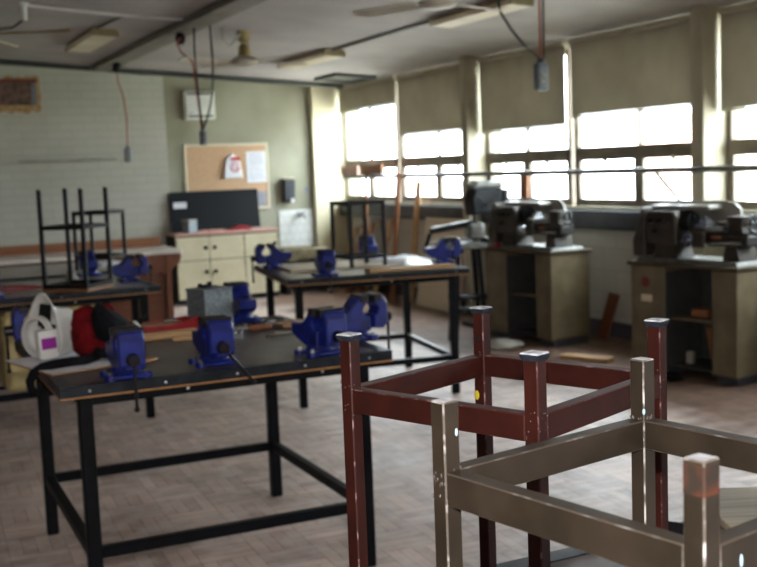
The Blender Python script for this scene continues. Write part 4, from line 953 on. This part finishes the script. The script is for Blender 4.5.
# ------------------------------------------------------------------ planks and boards by the window wall
def lean(name, p, top, w, t, m, lab, cat, grp=None):
    o = MB().bar((0, 0, 0), Vector(top)-Vector(p), w, t, bev=.003, up=(-1, 0, .0)).build(name, m); o.location = p; return tag(o, lab, cat, grp)
lean('plank', (5.71, 11.56, .0), (5.79, 11.42, 1.53), .09, .025, 'orangewood', 'orange plank leaning on the pipe left of its paler neighbour', 'plank', 'planks leaning by the windows')
lean('plank', (5.9, 11.44, .0), (6.02, 11.36, 1.42), .11, .025, 'pine', 'pale tapering plank leaning on the window wall right of the orange plank', 'plank', 'planks leaning by the windows')
lean('plank', (5.75, 12.36, 0), (5.795, 12.33, 1.55), .06, .025, 'orangewood', 'thin orange plank seen through the upright stool frame', 'plank', 'planks leaning by the windows')
lean('plank', (6.0, 10.2, .0), (5.985, 10.24, 1.43), .10, .03, 'orangewood', 'orange plank standing before the first column beside the drill', 'plank', 'planks leaning by the windows')
lean('plank', (5.955, 9.1, .0), (5.955, 9.03, 1.47), .13, .025, 'orangewood', 'orange plank standing in front of the window behind the first lathe', 'plank', 'planks leaning by the windows')
for k, (y, x, l, z, m, lab) in enumerate(((12.9, 5.855, .5, 1.635, 'pinktop', 'pinkish board lying on the window pipe beside the corner column'), (12.25, 5.855, .62, 1.635, 'orangewood', 'orange board lying on the window pipe above the tall orange plank'))):
    o = MB().box((0, 0, 0), (.04, l, .11), bev=.004).build('board', m); o.location = (x-.02, y, z-.06); tag(o, lab, 'board', 'boards on the window pipe')
lean('sheet_board', (5.80, 10.62, .0), (5.965, 10.62, 1.01), .98, .015, 'palewood', 'large pale sheet of plywood leaning under the window board', 'board')
lean('board_offcut', (5.96, 7.84, .0), (6.07, 7.80, .40), .14, .02, 'counterwood', 'brown offcut leaning on the wall between the two lathe cabinets', 'board')
o = MB().box((0, 0, .02), (.42, .12, .035), bev=.003).build('plank', 'pine'); o.location = (5.20, 7.05, 0); o.rotation_euler = (0, 0, math.radians(-65)); tag(o, 'pale plank lying on the floor before the lathe cabinets', 'plank')
b = MB().ball((0, 0, .03), .12, (1.5, 1.0, .45), 18); random.seed(11)
for v in b.bm.verts: v.co += Vector((random.uniform(-.012, .012), random.uniform(-.012, .012), random.uniform(-.01, .012))); v.co.z = max(0, v.co.z)
o = b.build('grey_cloth', 'greyguard', smooth=True); o.location = (4.98, 7.95, 0); o.rotation_euler = (0, 0, -.5); tag(o, 'crumpled pale cloth on the floor by the farther lathe cabinet', 'cloth')
for k, (y, m, w, lab) in enumerate(((13.2, 'pine', .12, 'short pale plank leaning on the window wall nearest the corner column'),
        (12.92, 'orangewood', .13, 'short orange plank leaning on the window wall, second from the corner'),
        (12.62, 'orangewood', .13, 'wide orange plank leaning on the window wall, third from the corner'),
        (12.1, 'pine', .12, 'short pale plank leaning on the window wall left of the tall orange plank'))):
    lean('plank', (5.72, y, 0), (6.035, y+.06, .82+.04*k), w, .03, m, lab, 'plank', 'planks leaning by the windows')

# small things on the floor
o = MB().box((0, 0, .008), (.085, .022, .016), bev=.002).build('wood_chip', 'pine'); o.location = (1.142, 3.265, 0); o.rotation_euler = (0, 0, -.1); tag(o, 'small wood chip on the floor under the near bench front rail', 'chip')
o = MB().box((0, 0, .004), (.04, .025, .008)).build('green_scrap', 'green'); o.location = (1.240, 3.042, 0); tag(o, 'tiny green scrap on the floor at the bottom edge', 'scrap')
o = MB().ball((0, 0, .006), .012, (1.3, 1, .5), 8).build('black_crumb', 'machblack'); o.location = (1.293, 3.134, 0); tag(o, 'tiny black crumb on the floor beside the green scrap', 'crumb')
for k, (x, y, l, rz) in enumerate(((3.35, 4.95, .5, -.35), (3.85, 4.6, .45, -.35), (3.65, 5.5, .4, -.3))):
    o = MB().box((0, 0, .0008), (l, .035, .0016)).build('floor_marking', 'stain'); o.location = (x, y, 0); o.rotation_euler = (0, 0, rz); o['kind'] = 'structure'

# ------------------------------------------------------------------ light
wd = bpy.data.worlds.new('sky'); S.world = wd; wd.use_nodes = True
nt = wd.node_tree; bg = nt.nodes['Background']
tc = nt.nodes.new('ShaderNodeTexCoord'); sx = nt.nodes.new('ShaderNodeSeparateXYZ'); mr = nt.nodes.new('ShaderNodeMapRange')   # overcast sky: zenith brighter than horizon
mr.inputs['To Min'].default_value = 4.6; mr.inputs['To Max'].default_value = 12.5
nt.links.new(tc.outputs['Generated'], sx.inputs[0]); nt.links.new(sx.outputs['Z'], mr.inputs['Value']); nt.links.new(mr.outputs['Result'], bg.inputs['Strength'])
bg.inputs['Color'].default_value = (.86, .94, 1.0, 1)
for i, (a, b) in enumerate(halves):                                   # portals only guide the sampling of the sky
    l = bpy.data.lights.new('window_portal', 'AREA'); l.shape = 'RECTANGLE'; l.size = HEAD-SILL; l.size_y = b-a
    l.cycles.is_portal = True
    q = bpy.data.objects.new('window_portal', l); C.objects.link(q); q.location = (XW+.30, (a+b)/2, (SILL+HEAD)/2); q.rotation_euler = (0, PI/2, 0)
fl = bpy.data.lights.new('camera_flash', 'POINT'); fl.energy = 62.0; fl.shadow_soft_size = .02; fl.color = (1, .97, .95)
q = bpy.data.objects.new('camera_flash', fl); C.objects.link(q); q.location = (-.01, -.03, 1.75)

S.view_settings.view_transform = 'Standard'; S.view_settings.look = 'None'; S.view_settings.gamma = 1
S.view_settings.use_curve_mapping = False; S.view_settings.exposure = 1.86
cy = S.cycles
cy.use_denoising = True
try: cy.denoiser = 'OPENIMAGEDENOISE'
except Exception: pass
cy.max_bounces = 10; cy.diffuse_bounces = 6; cy.transparent_max_bounces = 12; cy.sample_clamp_indirect = 8
cy.caustics_reflective = False; cy.caustics_refractive = False
